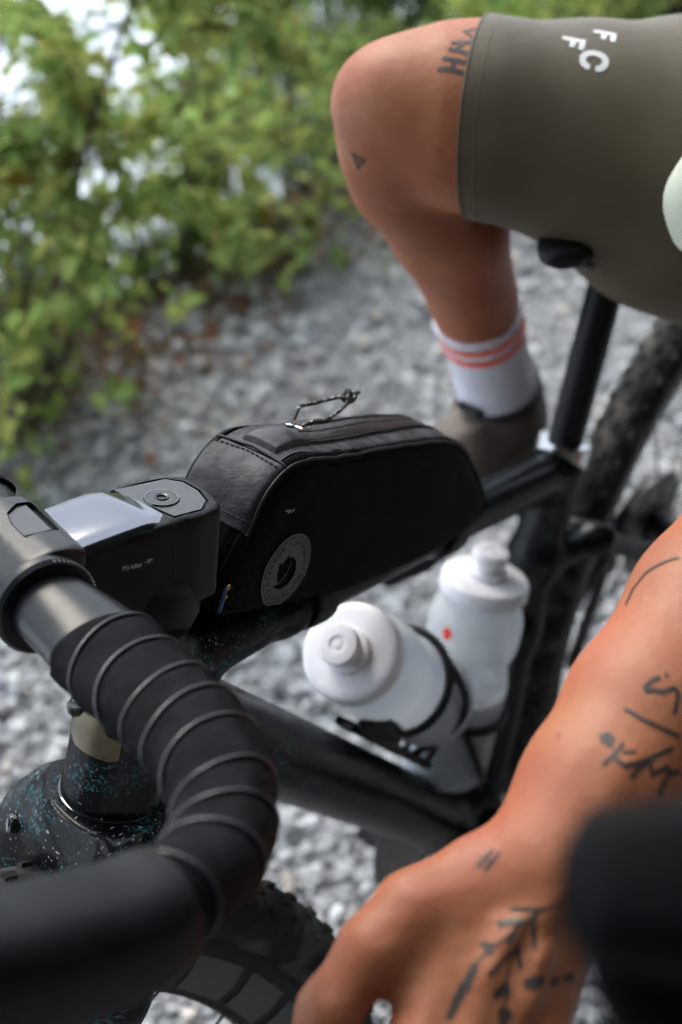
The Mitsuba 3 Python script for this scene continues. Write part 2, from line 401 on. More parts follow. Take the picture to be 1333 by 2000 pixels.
gv, gf, gc = scatter(stone_kinds(), np.c_[px, py, ground_z(px, py) + sz * rng.uniform(.05, .75, N)], sz, col, rng)
k = thing('gravel', 'loose grey and white crushed stones covering the path', 'gravel', kind='stuff')
gv2 = gv[gf].reshape(-1, 3); gc2 = gc[gf].reshape(-1, 3)
scene[k] = mikit.ply((gv2, np.arange(len(gv2)).reshape(-1, 3)), 'stone', False, color=gc2)

# fallen leaves along the edge
def leaf_mesh(P, D, Nn, L, W, fold=.25):
    """many leaves: base P, direction D, normal Nn, length L, width W -> vertices, faces (8 points, 6 triangles each)"""
    D = D / np.linalg.norm(D, axis=1, keepdims=True)
    S = np.cross(D, Nn); S /= np.linalg.norm(S, axis=1, keepdims=True) + 1e-9
    U = np.cross(S, D)
    L, W = L[:, None], W[:, None]
    m1, m2, tip = P + D * L * .33 - U * L * .02, P + D * L * .7 - U * L * .07, P + D * L - U * L * .2
    V = np.stack([P, m1 + S * W * .5 + U * W * fold, m1, m1 - S * W * .5 + U * W * fold, m2 + S * W * .36 + U * W * fold * .7, m2, m2 - S * W * .36 + U * W * fold * .7, tip], 1)
    f = A([[0, 2, 1], [0, 3, 2], [1, 2, 5], [1, 5, 4], [2, 3, 6], [2, 6, 5], [4, 5, 7], [5, 6, 7]])
    return V.reshape(-1, 3), (f[None] + (np.arange(len(P)) * 8)[:, None, None]).reshape(-1, 3)
r = np.random.default_rng(11); n = 1000
lx = r.uniform(-3.4, .5, n); ly = -1.06 + r.normal(0, .09, n) - .05
d = np.c_[r.normal(size=(n, 2)), r.normal(0, .25, n)]
nn = np.c_[r.normal(0, .35, n), r.normal(0, .35, n), np.ones(n)]
lv_, lf_ = leaf_mesh(np.c_[lx, ly, ground_z(lx, ly) + r.uniform(.005, .03, n)], d, nn, r.uniform(.018, .05, n), r.uniform(.012, .026, n))
pal = A([[.22, .09, .045], [.19, .10, .06], [.28, .17, .08], [.15, .095, .06], [.22, .17, .08], [.24, .11, .06]])
k = thing('fallen_leaves', 'brown and rust dead leaves strewn along the path edge', 'leaves', kind='stuff')
scene[k] = mikit.ply((lv_, lf_), 'litter', False, color=np.repeat(pal[r.integers(0, 6, n)] * .75 * r.uniform(.7, 1.2, (n, 1)), 8, 0))
n = 5000
lx = r.uniform(-3.4, .8, n); ly = -1.16 - np.abs(r.normal(0, .22, n)) + .05 * np.sin(lx * 9)
keep = meshkit.fbm(np.c_[lx * 3, ly * 3, 0 * lx], 2, 3) > .46
lx, ly = lx[keep], ly[keep]; n = len(lx)
gv_, gf_ = leaf_mesh(np.c_[lx, ly, ground_z(lx, ly)], np.c_[r.normal(0, .35, (n, 2)), np.ones(n)], np.c_[r.normal(size=(n, 2)), r.normal(0, .1, n)], r.uniform(.06, .17, n), r.uniform(.004, .008, n))
k = thing('grass', 'tufts of green grass at the foot of the bushes', 'grass', kind='stuff')
scene[k] = mikit.ply((gv_, gf_), 'leaf', False, color=np.repeat(A([.10, .17, .035]) * r.uniform(.5, 1.3, (n, 1)), 8, 0))

# bushes and saplings on the bank
def plant(name, x, y, h, stems, spread, leaves, leaf, tint, label, cat_, group, seed, lean=(0, 0), yellow=.04, bark='bark'):
    r = np.random.default_rng(seed)
    z0 = float(ground_z(x, y)) - .03
    t = thing(name, label, cat_, group)
    wood, LP, LD = [], [], []
    for s in range(stems):
        a = r.uniform(0, 6.28); rad = spread * r.uniform(.3, 1)
        top = A([x + lean[0] + math.cos(a) * rad, y + lean[1] + math.sin(a) * rad, z0 + h * r.uniform(.75, 1.1)])
        base = A([x + math.cos(a) * .04, y + math.sin(a) * .04, z0])
        mid = (base + top) / 2 + r.normal(0, .05, 3) * h
        P = spline([base, mid, top], 12)
        r0 = .004 + .006 * h
        wood.append(tube(P, np.linspace(r0, .0015, 12), 6))
        nb = int(6 + 9 * h)
        for b in range(nb):
            u = r.uniform(.12, 1.0) ** .8
            o = P[min(11, int(u * 11))]
            bl = spread * r.uniform(.35, .9) * (1.15 - .6 * u) + .05
            dv = nrm([r.normal(), r.normal(), r.uniform(-.1, .9)])
            e = o + dv * bl; Q = spline([o, (o + e) / 2 + A([0, 0, .02]), e - A([0, 0, bl * .15])], 7)
            wood.append(tube(Q, np.linspace(.0028, .0009, 7), 4))
            m = max(3, int(leaves / (stems * nb)))
            for q in range(m):
                w = r.uniform(.15, 1); pt = Q[min(6, int(w * 6.9))] + r.normal(0, .016, 3)
                LP.append(pt); LD.append(dv * .6 + r.normal(0, .75, 3) - A([0, 0, .15]))
    part(t, 'stem' if stems > 1 else 'trunk', cat(wood), bark, 40)
    LP, LD = A(LP), A(LD); n = len(LP)
    Nn = np.c_[r.normal(0, .55, n), r.normal(0, .55, n), np.ones(n)]
    L = leaf * r.uniform(.6, 1.3, n)
    v, f = leaf_mesh(LP, LD, Nn, L, L * r.uniform(.45, .7, n))
    clump = meshkit.fbm(LP * 6, 2, seed)
    c = A(tint) * (.45 + 1.1 * clump[:, None]) * r.uniform(.75, 1.25, (n, 1))
    c[:, 0] *= r.uniform(.72, 1.12, n)
    yl = r.uniform(0, 1, n) < yellow
    c[yl] = A([.42, .30, .05]) * r.uniform(.6, 1, (yl.sum(), 1))
    part(t, 'foliage' if stems > 1 else 'crown', (v, f), 'leaf', False, color=np.repeat(c, 8, 0))
G1, G2, G3, G4 = (.30, .36, .10), (.39, .44, .14), (.17, .23, .07), (.04, .075, .028)
LBL = ['light green leafy bush at the edge of the gravel path', 'mid green bush on the bank behind the first row', 'dark green dense bush standing farther along the path']
r = np.random.default_rng(21)
spots = []
for xx in np.arange(-.46, -2.75, -.23): spots.append((xx + r.normal(0, .05), -1.17 + r.normal(0, .05), r.uniform(.26, .46), 0))
for xx in np.arange(-.3, -2.9, -.75): spots.append((xx + r.normal(0, .08), -1.62 + r.normal(0, .1), r.uniform(.6, .95), 1))
for q, (xx, yy, hh, kd) in enumerate(spots):
    g = [(G1, G2)[q % 2], (G1, G3)[q % 2]][kd]
    plant('bush', xx, yy, hh, int(r.integers(4, 7)), .16 + .12 * hh, (250 if q < 5 else 420) + 380 * hh, .030 if q % 3 else .040, g, LBL[kd], 'bush', ['bushes in the front row along the path', 'bushes in the second row on the bank'][kd], 100 + q, yellow=.008)
for q, (xx, yy, hh) in enumerate([(-2.75, -1.25, .9), (-3.0, -1.5, 1.1), (-2.5, -1.75, 1.1), (-3.3, -1.2, 1.0), (-2.95, -2.0, 1.3), (-3.5, -1.6, 1.3), (-3.6, -.95, .9), (-4.2, -1.2, 1.4), (-2.9, -2.5, 1.5), (-3.5, -2.7, 1.6)]):
    plant('dark_bush', xx, yy, hh, 6, .3, 3000, .036, G4 if q % 2 else G3, LBL[2], 'bush', 'dark bushes farther along the path', 300 + q, yellow=.004)
for q, (xx, yy, hh, lb) in enumerate([(-.50, -1.12, .8, 'thin leaning sapling at the near left end of the hedge'), (-1.75, -1.95, 1.6, 'slender young tree behind the middle of the hedge'), (-1.05, -2.0, 1.8, 'slender young tree nearest the water on the left'), (-2.2, -2.2, 2.2, 'tall young tree at the back of the bank')]):
    plant('sapling', xx, yy, hh, 1, .34, 900, .042, (G2, G1, G1, G3)[q], lb, 'tree', None, 400 + q, lean=(-.12, .1), yellow=.012)
plant('birch_tree', -3.35, -1.42, 2.6, 1, .5, 1300, .04, G3, 'pale trunked young birch at the top edge beside the path', 'tree', None, 450, bark='pale_bark')

# tall dark wood along the other side of the path, behind the viewer: it shades the near side of everything
r = np.random.default_rng(77)
n = 15000; fy = 1.9 + np.abs(r.normal(0, 1.2, n)); fx = r.uniform(-9, 10, n); fz = r.uniform(0, 8.5, n)
side_ = np.arange(n) % 5 < 2
fx = np.where(side_, 3.4 + np.abs(r.normal(0, 1.2, n)), fx); fy = np.where(side_, r.uniform(-1.0, 9, n), fy)
fd = r.normal(size=(n, 3)); fv, ff = leaf_mesh(np.c_[fx, fy, fz], fd, r.normal(size=(n, 3)), r.uniform(.35, .8, n), r.uniform(.25, .6, n))
k = thing('forest', 'dark wood along the near side of the path', 'forest', kind='stuff')
pri('forest_green', (.022, .032, .014), .9)
scene[k] = mikit.ply((fv, ff), 'forest_green', False)

# ------------------------------------------------------------------ bicycle
bike = thing('bicycle', 'black gravel bicycle with teal flecked paint and drop handlebar', 'bicycle')
h_ = math.radians(71.5)
U = A([-math.cos(h_), 0, math.sin(h_)])
HB = A([.416, 0, .703]); HT = HB + U * .118
ST = -.33
RS = Rotation.from_rotvec(U * ST)
FP, LF = RS.apply([math.sin(h_), 0, math.cos(h_)]), RS.apply([0, 1, 0])
BBp = A([.003, 0, .262]); COL = A([-.088, 0, .629])
# frame, one continuous carbon shell
f = Field((-.47, -.075, .20), (.47, .075, .86), .003)
f.cone(HB + U * .003, .0268, HT, .0225, .004)
f.chain([HT - U * .048 + A([-.015, 0, 0]), (.27, 0, .7325), (.1, 0, .681), COL + A([.01, 0, -.006])], [.024, .0172, .0172, .0180], .014)
f.chain([HB + U * .05 - A([.012, 0, 0]), (.058, 0, .335), BBp], [.0275, .0275, .030], .014)
f.chain([COL, (-.045, 0, .48), BBp], [.0195, .0195, .026], .016)
f.cone(BBp + A([0, -.036, 0]), .024, BBp + A([0, .036, 0]), .024, .015)
for s in (-1, 1):
    f.chain([(-.066, .008 * s, .545), (-.118, .030 * s, .545), (-.20, .042 * s, .48), (-.405, .062 * s, .352)], [.014, .0105, .008, .009], .014)
    f.chain([(-.02, .022 * s, .262), (-.09, .036 * s, .272), (-.405, .062 * s, .345)], [.019, .012, .010], .015)
f.cone((-.118, -.03, .545), .0105, (-.118, .03, .545), .0105, .012)
fr = f.mesh()
part(bike, 'frame', fr, 'paint', True)
# head tube: crown race seam and badge
def on_surf(mesh, o, n):
    loc, ir, it = mesh.ray.intersects_location([A(o) + A(n) * .2], [-A(n)], multiple_hits=False)
    return loc[0] if len(loc) else A(o)
part(bike, 'headset_ring', lathe([(.0262, -.0035), (.0278, -.003), (.0278, .0005), (.0262, .001)], HB, U), 'gloss_black', 30)
a = np.linspace(-.60, .70, 15)
zz = [0.036, .074]
def badge_r(t): return .0268 + (.0225 - .0268) * t / .118 + .0009
bv, bf = [], []
for i_, t_ in enumerate(np.linspace(.036, .072, 6)):
    for a_ in a:
        cut = .012 * max(0, abs(a_ - .1) - .45)
        dr_ = math.cos(a_) * A([math.sin(h_), 0, math.cos(h_)]) + math.sin(a_) * A([0, 1, 0])
        bv.append(on_surf(fr, HB + U * (t_ + cut * (1 if i_ < 2 else 0)), dr_) + dr_ * .0008)
for i_ in range(5):
    for j_ in range(14): bf.append([i_ * 15 + j_, i_ * 15 + j_ + 1, (i_ + 1) * 15 + j_ + 1, (i_ + 1) * 15 + j_])
part(bike, 'head_badge', (A(bv), A(bf)), 'badge', True)
for a_, t_ in ((-.25, .069), (.35, .067), (.5, .056)):
    dr_ = math.cos(a_) * A([math.sin(h_), 0, math.cos(h_)]) + math.sin(a_) * A([0, 1, 0])
    o = on_surf(fr, HB + U * t_, dr_) + dr_ * .0006
    part(bike, 'badge_inlay', moved(trimesh.creation.icosphere(2, 1), frame(o, U * .0065, nrm(o - (HB + U * t_)) * .0011, nrm(np.cross(U, o - HB - U * t_)) * .0045)), 'paint', True)
# fork
RF, WF = .335, .021
AX = HB - U * .375 + FP * .066
def lw(a, l, u_, o=HB): return o + FP * a + LF * l + U * u_
f = Field(HB - A([.12, .14, .46]), HB + A([.30, .14, .03]), .003)
f.cone(HB - U * .004, .0255, HB - U * .022, .030, .004)
for s in (-1, 1):
    f.chain([lw(.002, .008 * s, -.022), lw(.010, .040 * s, -.046), lw(.016, .052 * s, -.085), lw(.036, .055 * s, -.22), AX + LF * .056 * s], [.029, .0235, .0185, .015, .011], .022)
f.cone(lw(.012, -.03, -.022), .016, lw(.012, .03, -.022), .016, .02)
f.cone(lw(.0, 0, -.09), .030, lw(.045, 0, -.085), .030, .012, op='cut')
f.cone(lw(-.03, 0, -.088), .028, lw(.0, 0, -.09), .029, .012, op='cut')
f.clip(HB - U * .0005, U)
fk = f.mesh()
fork = part(bike, 'fork', fk, 'paint', True)
for dirn, o in ((nrm(FP * .9 - LF * .25 + U * .1), lw(.02, -.026, -.034)), (nrm(LF * .9 + FP * .35), lw(.016, .04, -.05))):
    q = on_surf(fk, o, dirn)
    x_ = nrm(np.cross(dirn, U)); y_ = np.cross(dirn, x_)
    part(fork, 'mount_bolt', lathe([(.0, .0006), (.0022, .0006), (.0024, .0022), (.0052, .0026), (.0058, .0012), (.006, -.003)], q, dirn, 20), 'gloss_black', 30)
def wheel(name, C, X, Yl, Z, R, w, deg0, knob_n):
    """tyre, rim, spokes, hub in the plane X, Z with the axle along Yl"""
    M = frame(C, X, Yl, Z)
    t = key_for(bike, name)
    used[t] = 0
    labels.setdefault(t, {})
    a = np.linspace(0, 2 * math.pi, 161)[:-1]
    def torus(r0, prof):                         # prof: (radial offset, lateral)
        prof = A(prof); n = len(prof)
        V = np.stack([(r0 + prof[None, :, 0]) * np.cos(a)[:, None], np.broadcast_to(prof[None, :, 1], (160, n)), (r0 + prof[None, :, 0]) * np.sin(a)[:, None]], -1).reshape(-1, 3)
        i, j = np.meshgrid(np.arange(160), np.arange(n), indexing='ij')
        q = np.stack([i * n + j, ((i + 1) % 160) * n + j, ((i + 1) % 160) * n + (j + 1) % n, i * n + (j + 1) % n], -1).reshape(-1, 4)
        m = trimesh.Trimesh(V, np.vstack([q[:, :3], q[:, [0, 2, 3]]]), process=False)
        if m.volume < 0: m.invert()
        m.apply_transform(M); return m
    ph = np.linspace(0, 2 * math.pi, 25)[:-1]
    part(t, 'tyre', torus(R - w, np.c_[w * np.cos(ph), w * np.sin(ph)]), 'tyre_rubber', True)
    part(t, 'rim', torus(R - 2 * w, [(.004, -.012), (.004, .012), (-.001, .0145), (-.02, .0135), (-.040, .006), (-.043, 0), (-.040, -.006), (-.02, -.0135), (-.001, -.0145)]), 'matte_black', 30)
    # tread: rows of small blocks
    r = np.random.default_rng(5); ks = []
    for k in range(knob_n):
        for row, (b, l1, l2, hh) in enumerate(((0, .0085, .0055, .0016), (.42, .0075, .0045, .0016), (-.42, .0075, .0045, .0016), (.86, .0075, .0055, .0017), (-.86, .0075, .0055, .0017))):
            th = 2 * math.pi * (k + (.5 if row in (1, 2) else 0)) / knob_n
            rad = A([math.cos(th), 0, math.sin(th)]); tan = A([-math.sin(th), 0, math.cos(th)])
            nn = rad * math.cos(b) + A([0, 1, 0]) * math.sin(b); sd_ = np.cross(nn, tan)
            c = rad * (R - w) + nn * (w + hh * .4)
            m = box((l1, l2, hh * 1.6))
            m.vertices[m.vertices[:, 2] > 0] *= A([.8, .8, 1])
            ks.append(moved(m, frame(c, tan, sd_, nn)))
    km = cat(ks); km.apply_transform(M)
    part(t, 'tread_blocks', km, 'tyre_rubber', False, kind='stuff')
    hub = lathe([(0, -.052), (.008, -.052), (.009, -.03), (.022, -.028), (.022, -.025), (.012, -.02), (.012, .02), (.022, .025), (.022, .028), (.009, .03), (.008, .052), (0, .052)], (0, 0, 0), (0, 1, 0), 24)
    hub.apply_transform(M); part(t, 'hub', hub, 'matte_black', 30)
    for k in range(24):
        s = 1 if k % 2 else -1
        th = 2 * math.pi * k / 24; th2 = th + (.55 if k % 4 < 2 else -.55)
        p0 = A([.021 * math.cos(th2), .0265 * s, .021 * math.sin(th2)]); p1 = A([(R - 2 * w - .042) * math.cos(th), .001 * s, (R - 2 * w - .042) * math.sin(th)])
        part(t, 'spoke', moved(tube(A([p0, (p0 + p1) / 2, p1]), .001, 6), M), 'matte_black', True)
    # printed grey panels on the rim flank
    for th0, th1 in deg0:
        aa = np.radians(np.linspace(th0, th1, 14)); V = []
        for rr, yy in ((R - 2 * w - .006, .01465), (R - 2 * w - .020, .0142), (R - 2 * w - .034, .0093)):
            sh = .9 * (R - 2 * w - rr)
            V.append(np.c_[rr * np.cos(aa + sh), 0 * aa + yy, rr * np.sin(aa + sh)])
        V = np.vstack(V); F_ = [[i * 14 + j, i * 14 + j + 1, (i + 1) * 14 + j + 1, (i + 1) * 14 + j] for i in range(2) for j in range(13)]
        m = trimesh.Trimesh(V, np.vstack([A(F_)[:, :3], A(F_)[:, [0, 2, 3]]]), process=False); m.apply_transform(M)
        part(t, 'rim_print', m, 'decal_grey', True)
    return t
wheel('front_wheel', AX, FP, LF, U, RF, WF, ((118, 127), (129, 137), (139, 158), (20, 40)), 78)
wheel('rear_wheel', A([-.41, 0, .345]), A([1, 0, 0]), A([0, 1, 0]), A([0, 0, 1]), .345, .021, ((60, 80),), 80)
# seatpost, saddle
tpost = A([-.131, 0, .784]); st = nrm(tpost - COL)
part(bike, 'seatpost', tube([COL - st * .04, COL, tpost, tpost + st * .02], .0137, 24), 'matte_black', True)
part(bike, 'seat_collar', lathe([(.0137, .014), (.0205, .0135), (.0215, .011), (.0215, -.004), (.019, -.006)], COL + st * .004, st), 'metal_bright', 30)
sp = spline([(-.026, 0, .836), (-.050, 0, .838), (-.10, 0, .840), (-.17, 0, .843), (-.24, 0, .847), (-.275, 0, .850)], 40)
x = np.linspace(0, 1, 40)
wid = np.interp(x, [0, .03, .1, .35, .6, .85, .96, 1], [.001, .012, .019, .022, .042, .064, .06, .03]); hg = np.interp(x, [0, .03, .12, .5, 1], [.001, .008, .0125, .014, .012])
saddle = part(bike, 'saddle', sweep(sp - A([0, 0, .006]), wid, hg, (0, 0, 1), 28, power=2.4), 'matte_black', True)
for s in (-1, 1):
    part(saddle, 'rail', tube(spline([(-.045, .006 * s, .826), (-.09, .02 * s, .806), (-.18, .022 * s, .804), (-.25, .03 * s, .83)], 16), .0035, 8), 'chain_metal', True)
part(bike, 'saddle_clamp', box((.04, .05, .026), frame(tpost + A([-.004, 0, .014]), A([1, 0, 0]), A([0, 1, 0]), A([0, 0, 1])), .005), 'matte_black')
# drivetrain on the far side
pd_a = math.radians(240)
part(bike, 'chainring', lathe([(.0, -.002), (.03, -.002), (.078, -.002), (.080, 0), (.078, .002), (.0, .002)], BBp + A([0, -.046, 0]), (0, 1, 0), 60), 'chain_metal', 25)
tip = BBp + A([.165 * math.cos(pd_a), 0, .165 * math.sin(pd_a)])
part(bike, 'crank_arm', sweep([BBp + A([0, -.058, 0]), BBp * .5 + tip * .5 + A([0, -.062, 0]), tip + A([0, -.066, 0])], [.016, .012, .011], [.016, .014, .013], (0, 1, 0), 16), 'matte_black', True)
part(bike, 'pedal', box((.085, .075, .015), frame(tip + A([0, -.115, 0]), nrm([.86, 0, -.5]), A([0, 1, 0]), nrm([.5, 0, .86])), .004), 'matte_black')
tip2 = 2 * BBp - tip
part(bike, 'crank_arm', sweep([BBp + A([0, .058, 0]), BBp * .5 + tip2 * .5 + A([0, .062, 0]), tip2 + A([0, .066, 0])], [.016, .012, .011], [.016, .014, .013], (0, 1, 0), 16), 'matte_black', True)
part(bike, 'pedal', box((.085, .075, .015), frame(tip2 + A([0, .115, 0]), A([1, 0, 0]), A([0, 1, 0]), A([0, 0, 1])), .004), 'matte_black')
cs = [lathe([(.012, 0), (.06 - .0055 * k, 0), (.061 - .0055 * k, .0008), (.06 - .0055 * k, .0018), (.012, .0018)], (-.41, -.03 - .0038 * k, .345), (0, -1, 0), 36) for k in range(9)]
for m in cs: part(bike, 'sprocket', m, 'chain_metal', 25)
part(bike, 'derailleur', cat([box((.05, .022, .03), frame(A([-.40, -.075, .27]), nrm([1, 0, .4]), A([0, 1, 0]), nrm([-.4, 0, 1])), .006),
                             sweep([(-.395, -.07, .26), (-.36, -.068, .20), (-.34, -.066, .165)], .014, .006, (0, 1, 0), 12)]), 'matte_black')
part(bike, 'chain', tube([(-.405, -.045, .402), (-.2, -.046, .372), (.0, -.046, .342)], .0038, 6), 'chain_metal', True)
part(bike, 'chain', tube([(-.34, -.05, .165), (-.17, -.047, .175), (.0, -.046, .185)], .0038, 6), 'chain_metal', True)
# bottle cages
DT = nrm(A([.243, 0, .565]) - A([.058, 0, .335])); DTN = A([-DT[2], 0, DT[0]])
B1, B2 = A([.1976, 0, .639]), A([.0155, 0, .5800])
STU = nrm(COL - BBp); STN = A([STU[2], 0, -STU[0]])
def cage(bo, ax, out, L, hoop):
    t = key_for(bike, 'bottle_cage'); used[t] = 0; labels.setdefault(t, {})
    y = A([0, 1, 0]); r = .0395
    a = np.linspace(math.radians(-142), math.radians(142), 40)
    c = bo - ax * hoop
    part(t, 'hoop', tube(c + r * (np.cos(a)[:, None] * out + np.sin(a)[:, None] * y), .0032, 10), 'matte_black', True)
    b0 = bo - out * (r + .004)
    part(t, 'back_plate', sweep([b0 - ax * (hoop - .045), b0 - ax * (hoop + .01), b0 - ax * (hoop + .07), b0 - ax * L], [.009, .014, .012, .016], [.0035, .004, .004, .004], out, 16, power=4), 'matte_black', True)
    part(t, 'foot', cat([tube([b0 - ax * L + y * .01 * s, bo - ax * L + y * .012 * s, bo + out * r - ax * (L - .002) + y * .006 * s], .003, 8) for s in (-1, 1)]), 'matte_black', True)
    for s in (-1, 1):
        part(t, 'arm', tube(spline([b0 - ax * (hoop + .075) + y * .008 * s, bo - ax * (hoop + .05) + r * (.1 * out + .99 * s * y), c + r * (.75 * out + .66 * s * y)], 14), .0032, 8), 'matte_black', True)
    part(t, 'tab', sweep([b0 - ax * (hoop - .052) + y * .012 + out * .004, b0 - ax * (hoop - .035) + y * .017 + out * .008, b0 - ax * (hoop - .005) + y * .020 + out * .008, b0 - ax * (hoop + .02) + y * .012 + out * .002], [.004, .011, .009, .004], [.003, .006, .006, .004], y, 14), 'matte_black', True)
cage(B1, DT, DTN, .205, .098)
cage(B2, STU, STN, .195, .120)
# stem: local axes SD (forward), LF (left), SN (up)
c8, s8 = math.cos(math.radians(8)), math.sin(math.radians(8))
SD = FP * c8 - U * s8; SN = U * c8 + FP * s8
CAPP = A([.361, 0, .866])
SM = frame(CAPP, SD, LF, SN)
import manifold3d as m3
def man(m): return m3.Manifold(m3.Mesh(np.asarray(m.vertices, np.float32), np.asarray(m.faces, np.uint32)))
def tri(m): q = m.to_mesh(); return trimesh.Trimesh(q.vert_properties[:, :3], q.tri_verts, process=False)
def prism(pts, axis, lo, hi):
    m = trimesh.creation.extrude_polygon(pts if hasattr(pts, 'area') else Polygon(pts), hi - lo, engine='earcut')
    v = m.vertices.copy(); v[:, 2] += lo
    m.vertices = {'l': np.c_[v[:, 0], v[:, 2], v[:, 1]], 'n': v}[axis]
    if m.volume < 0: m.invert()
    return m
def soft(m, edge, it, lap=0):
    m = m.refine_to_length(edge); q = tri(m); q.merge_vertices()
    if lap: trimesh.smoothing.filter_laplacian(q, lamb=.5, iterations=lap)
    trimesh.smoothing.filter_taubin(q, iterations=it); return q
plan = Polygon([(-.026, -.012), (-.022, -.0195), (-.008, -.0235), (.02, -.0235), (.05, -.021), (.082, -.021), (.082, .021), (.05, .021), (.02, .0235), (-.008, .0235), (-.022, .0195), (-.026, .012)]).buffer(.0)
side = Polygon([(-.03, -.0006), (.0, 0), (.018, -.001), (.045, -.004), (.06, -.006), (.078, -.012), (.08, -.03), (.066, -.044), (.04, -.044), (.01, -.049), (-.03, -.052)])
body = man(prism(plan, 'n', -.07, .02)) ^ man(prism(side, 'l', -.05, .05))
slot = Polygon([(.0165, -.0183), (-.012, -.0178), (-.0185, -.011), (-.0205, 0), (-.0185, .011), (-.012, .0178), (.0035, .0183), (.0080, .006), (.0140, -.008)])
sb = soft(body, .0020, 6, 8)
sb = tri(man(sb) - man(prism(slot.buffer(.0012), 'n', -.0018, .02)))
stem = part(bike, 'stem', moved(sb, SM), 'matte_black', 40)
pl = prism(slot.buffer(-.0003), 'n', -.004, -.0002)
part(stem, 'top_plate', moved(pl, SM), 'satin_plate', 30)
part(stem, 'plate_groove', moved(prism(slot.buffer(.0012).difference(slot.buffer(-.0002)), 'n', -.0045, -.0020), SM), 'shadow_slot', 30)
bolt = lathe([(0, -.0016), (.0022, -.0016), (.0024, .0002), (.0034, .0006), (.0038, .0), (.0056, .0002), (.0070, .0001), (.0074, -.001)], CAPP + SN * .0006, SN, 30)
part(stem, 'cap_bolt', bolt, 'bolt_black', 30)
part(stem, 'bolt_washer', lathe([(.0072, .0002), (.0086, .0001), (.0090, -.0006)], CAPP + SN * .0006, SN, 30), 'gloss_black', 30)
gc_v = []
ag = np.linspace(0, 1, 16); lg = np.linspace(-1, 1, 19)
for t_ in ag:
    for l_ in lg:
        a0 = .0112 - .0066 * l_; a1 = .0570
        aa = a0 + (a1 - a0) * t_
        wl = .0234
        gc_v.append((aa, l_ * wl, .0008 - .010 * t_ ** 1.3 * .55 - .0020 * l_ ** 2 - .0042 * l_ ** 8 + .0030 - .0034 * math.exp(-(t_ / .16) ** 2)))
ii, jj = np.meshgrid(np.arange(15), np.arange(18), indexing='ij')
gq = np.stack([ii * 19 + jj, (ii + 1) * 19 + jj, (ii + 1) * 19 + jj + 1, ii * 19 + jj + 1], -1).reshape(-1, 4)
gm = trimesh.Trimesh(A(gc_v), np.vstack([gq[:, :3], gq[:, [0, 2, 3]]]), process=False)
part(stem, 'gloss_cover', moved(gm, SM), 'gloss_chrome', True)
# side seam lines, stem lettering
for y_ in (.0216,):
    part(stem, 'side_seam', moved(tube(spline([(.006, y_ + .0012, -.0255), (.018, y_ + .0008, -.024), (.034, y_ - .001, -.0275), (.044, y_ - .0014, -.032)], 14), .0005, 6), SM), 'satin_black', True)
    part(stem, 'side_seam', moved(tube(spline([(.0065, y_ + .0016, -.002), (.0062, y_ + .0019, -.02), (.0058, y_ + .0019, -.045)], 10), .0005, 6), SM), 'shadow_slot', True)
    part(stem, 'side_seam', moved(tube(spline([(-.019, y_ - .003, -.045), (-.004, y_ + .0017, -.0475), (.012, y_ + .0016, -.046), (.03, y_ + .0005, -.043)], 12), .0005, 6), SM), 'satin_black', True)
tp = text_poly('70 MM', .0022)
sbw = moved(sb, SM)
part(stem, 'lettering', decal(sbw, affinity.translate(tp, 0, 0), CAPP + SD * .0335 + LF * .022 - SN * .0200, LF, -SD, SN, .0002, .004), 'white_print', False)
part(stem, 'lettering', decal(sbw, text_poly('-8°', .0021), CAPP + SD * .0225 + LF * .022 - SN * .0188, LF, -SD, SN, .0002, .004), 'white_print', False)
# faceplate clamp with its D shaped window
prof = Polygon([(.053, -.0015), (.059, .0025), (.070, .0035), (.082, .0005), (.094, -.008), (.098, -.020), (.095, -.034), (.086, -.045), (.074, -.0475), (.064, -.046), (.058, -.036), (.056, -.02)])
fp_ = man(prism(prof, 'l', -.0285, .0285)) ^ man(prism(Polygon([(.04, -.027), (.055, -.0285), (.1, -.0285), (.1, .0285), (.055, .0285), (.04, .027)]), 'n', -.08, .03))
fp_ = soft(fp_, .0020, 6, 7)
win = Polygon([(.0600, -.0185), (.0655, -.0185), (.0725, -.013), (.0745, -.004), (.0745, .009), (.0600, .009)]).buffer(.0015)
fp_ = tri(man(fp_) - man(prism(win, 'n', -.0012, .02)))
face = part(bike, 'stem_faceplate', moved(fp_, SM), 'satin_black', 35)
part(face, 'window_cover', moved(prism(affinity.translate(win.buffer(-.0021), .0012, -.0010), 'n', -.004, .0016), SM), 'satin_plate', 30)
bc = CAPP - SN * .022 + SD * .076
for s in (-1, 1):
    part(face, 'bar_ring', lathe([(.0182, -.004), (.0225, -.004), (.0240, -.002), (.0240, .002), (.0225, .004), (.0165, .004)], bc + LF * s * .0300, LF, 48), 'satin_black', 30)
    tk = [moved(box((.0004, .0006, .003)), frame(bc + LF * s * .0333 + .0236 * (math.cos(q) * SD + math.sin(q) * SN), nrm(math.cos(q) * SD + math.sin(q) * SN), nrm(-math.sin(q) * SD + math.cos(q) * SN), LF)) for q in np.linspace(1.7, 4.6, 30)]
    part(face, 'scale_marks', cat(tk), 'decal_grey', False, kind='stuff')
# rubber boot between stem and head tube
part(bike, 'headset_boot', sweep([HT - U * .012, HT - U * .002, HT + U * .012, CAPP - U * .03], [.0255, .0275, .0265, .0225], [.0255, .029, .028, .0235], FP, 36), 'matte_black', True)
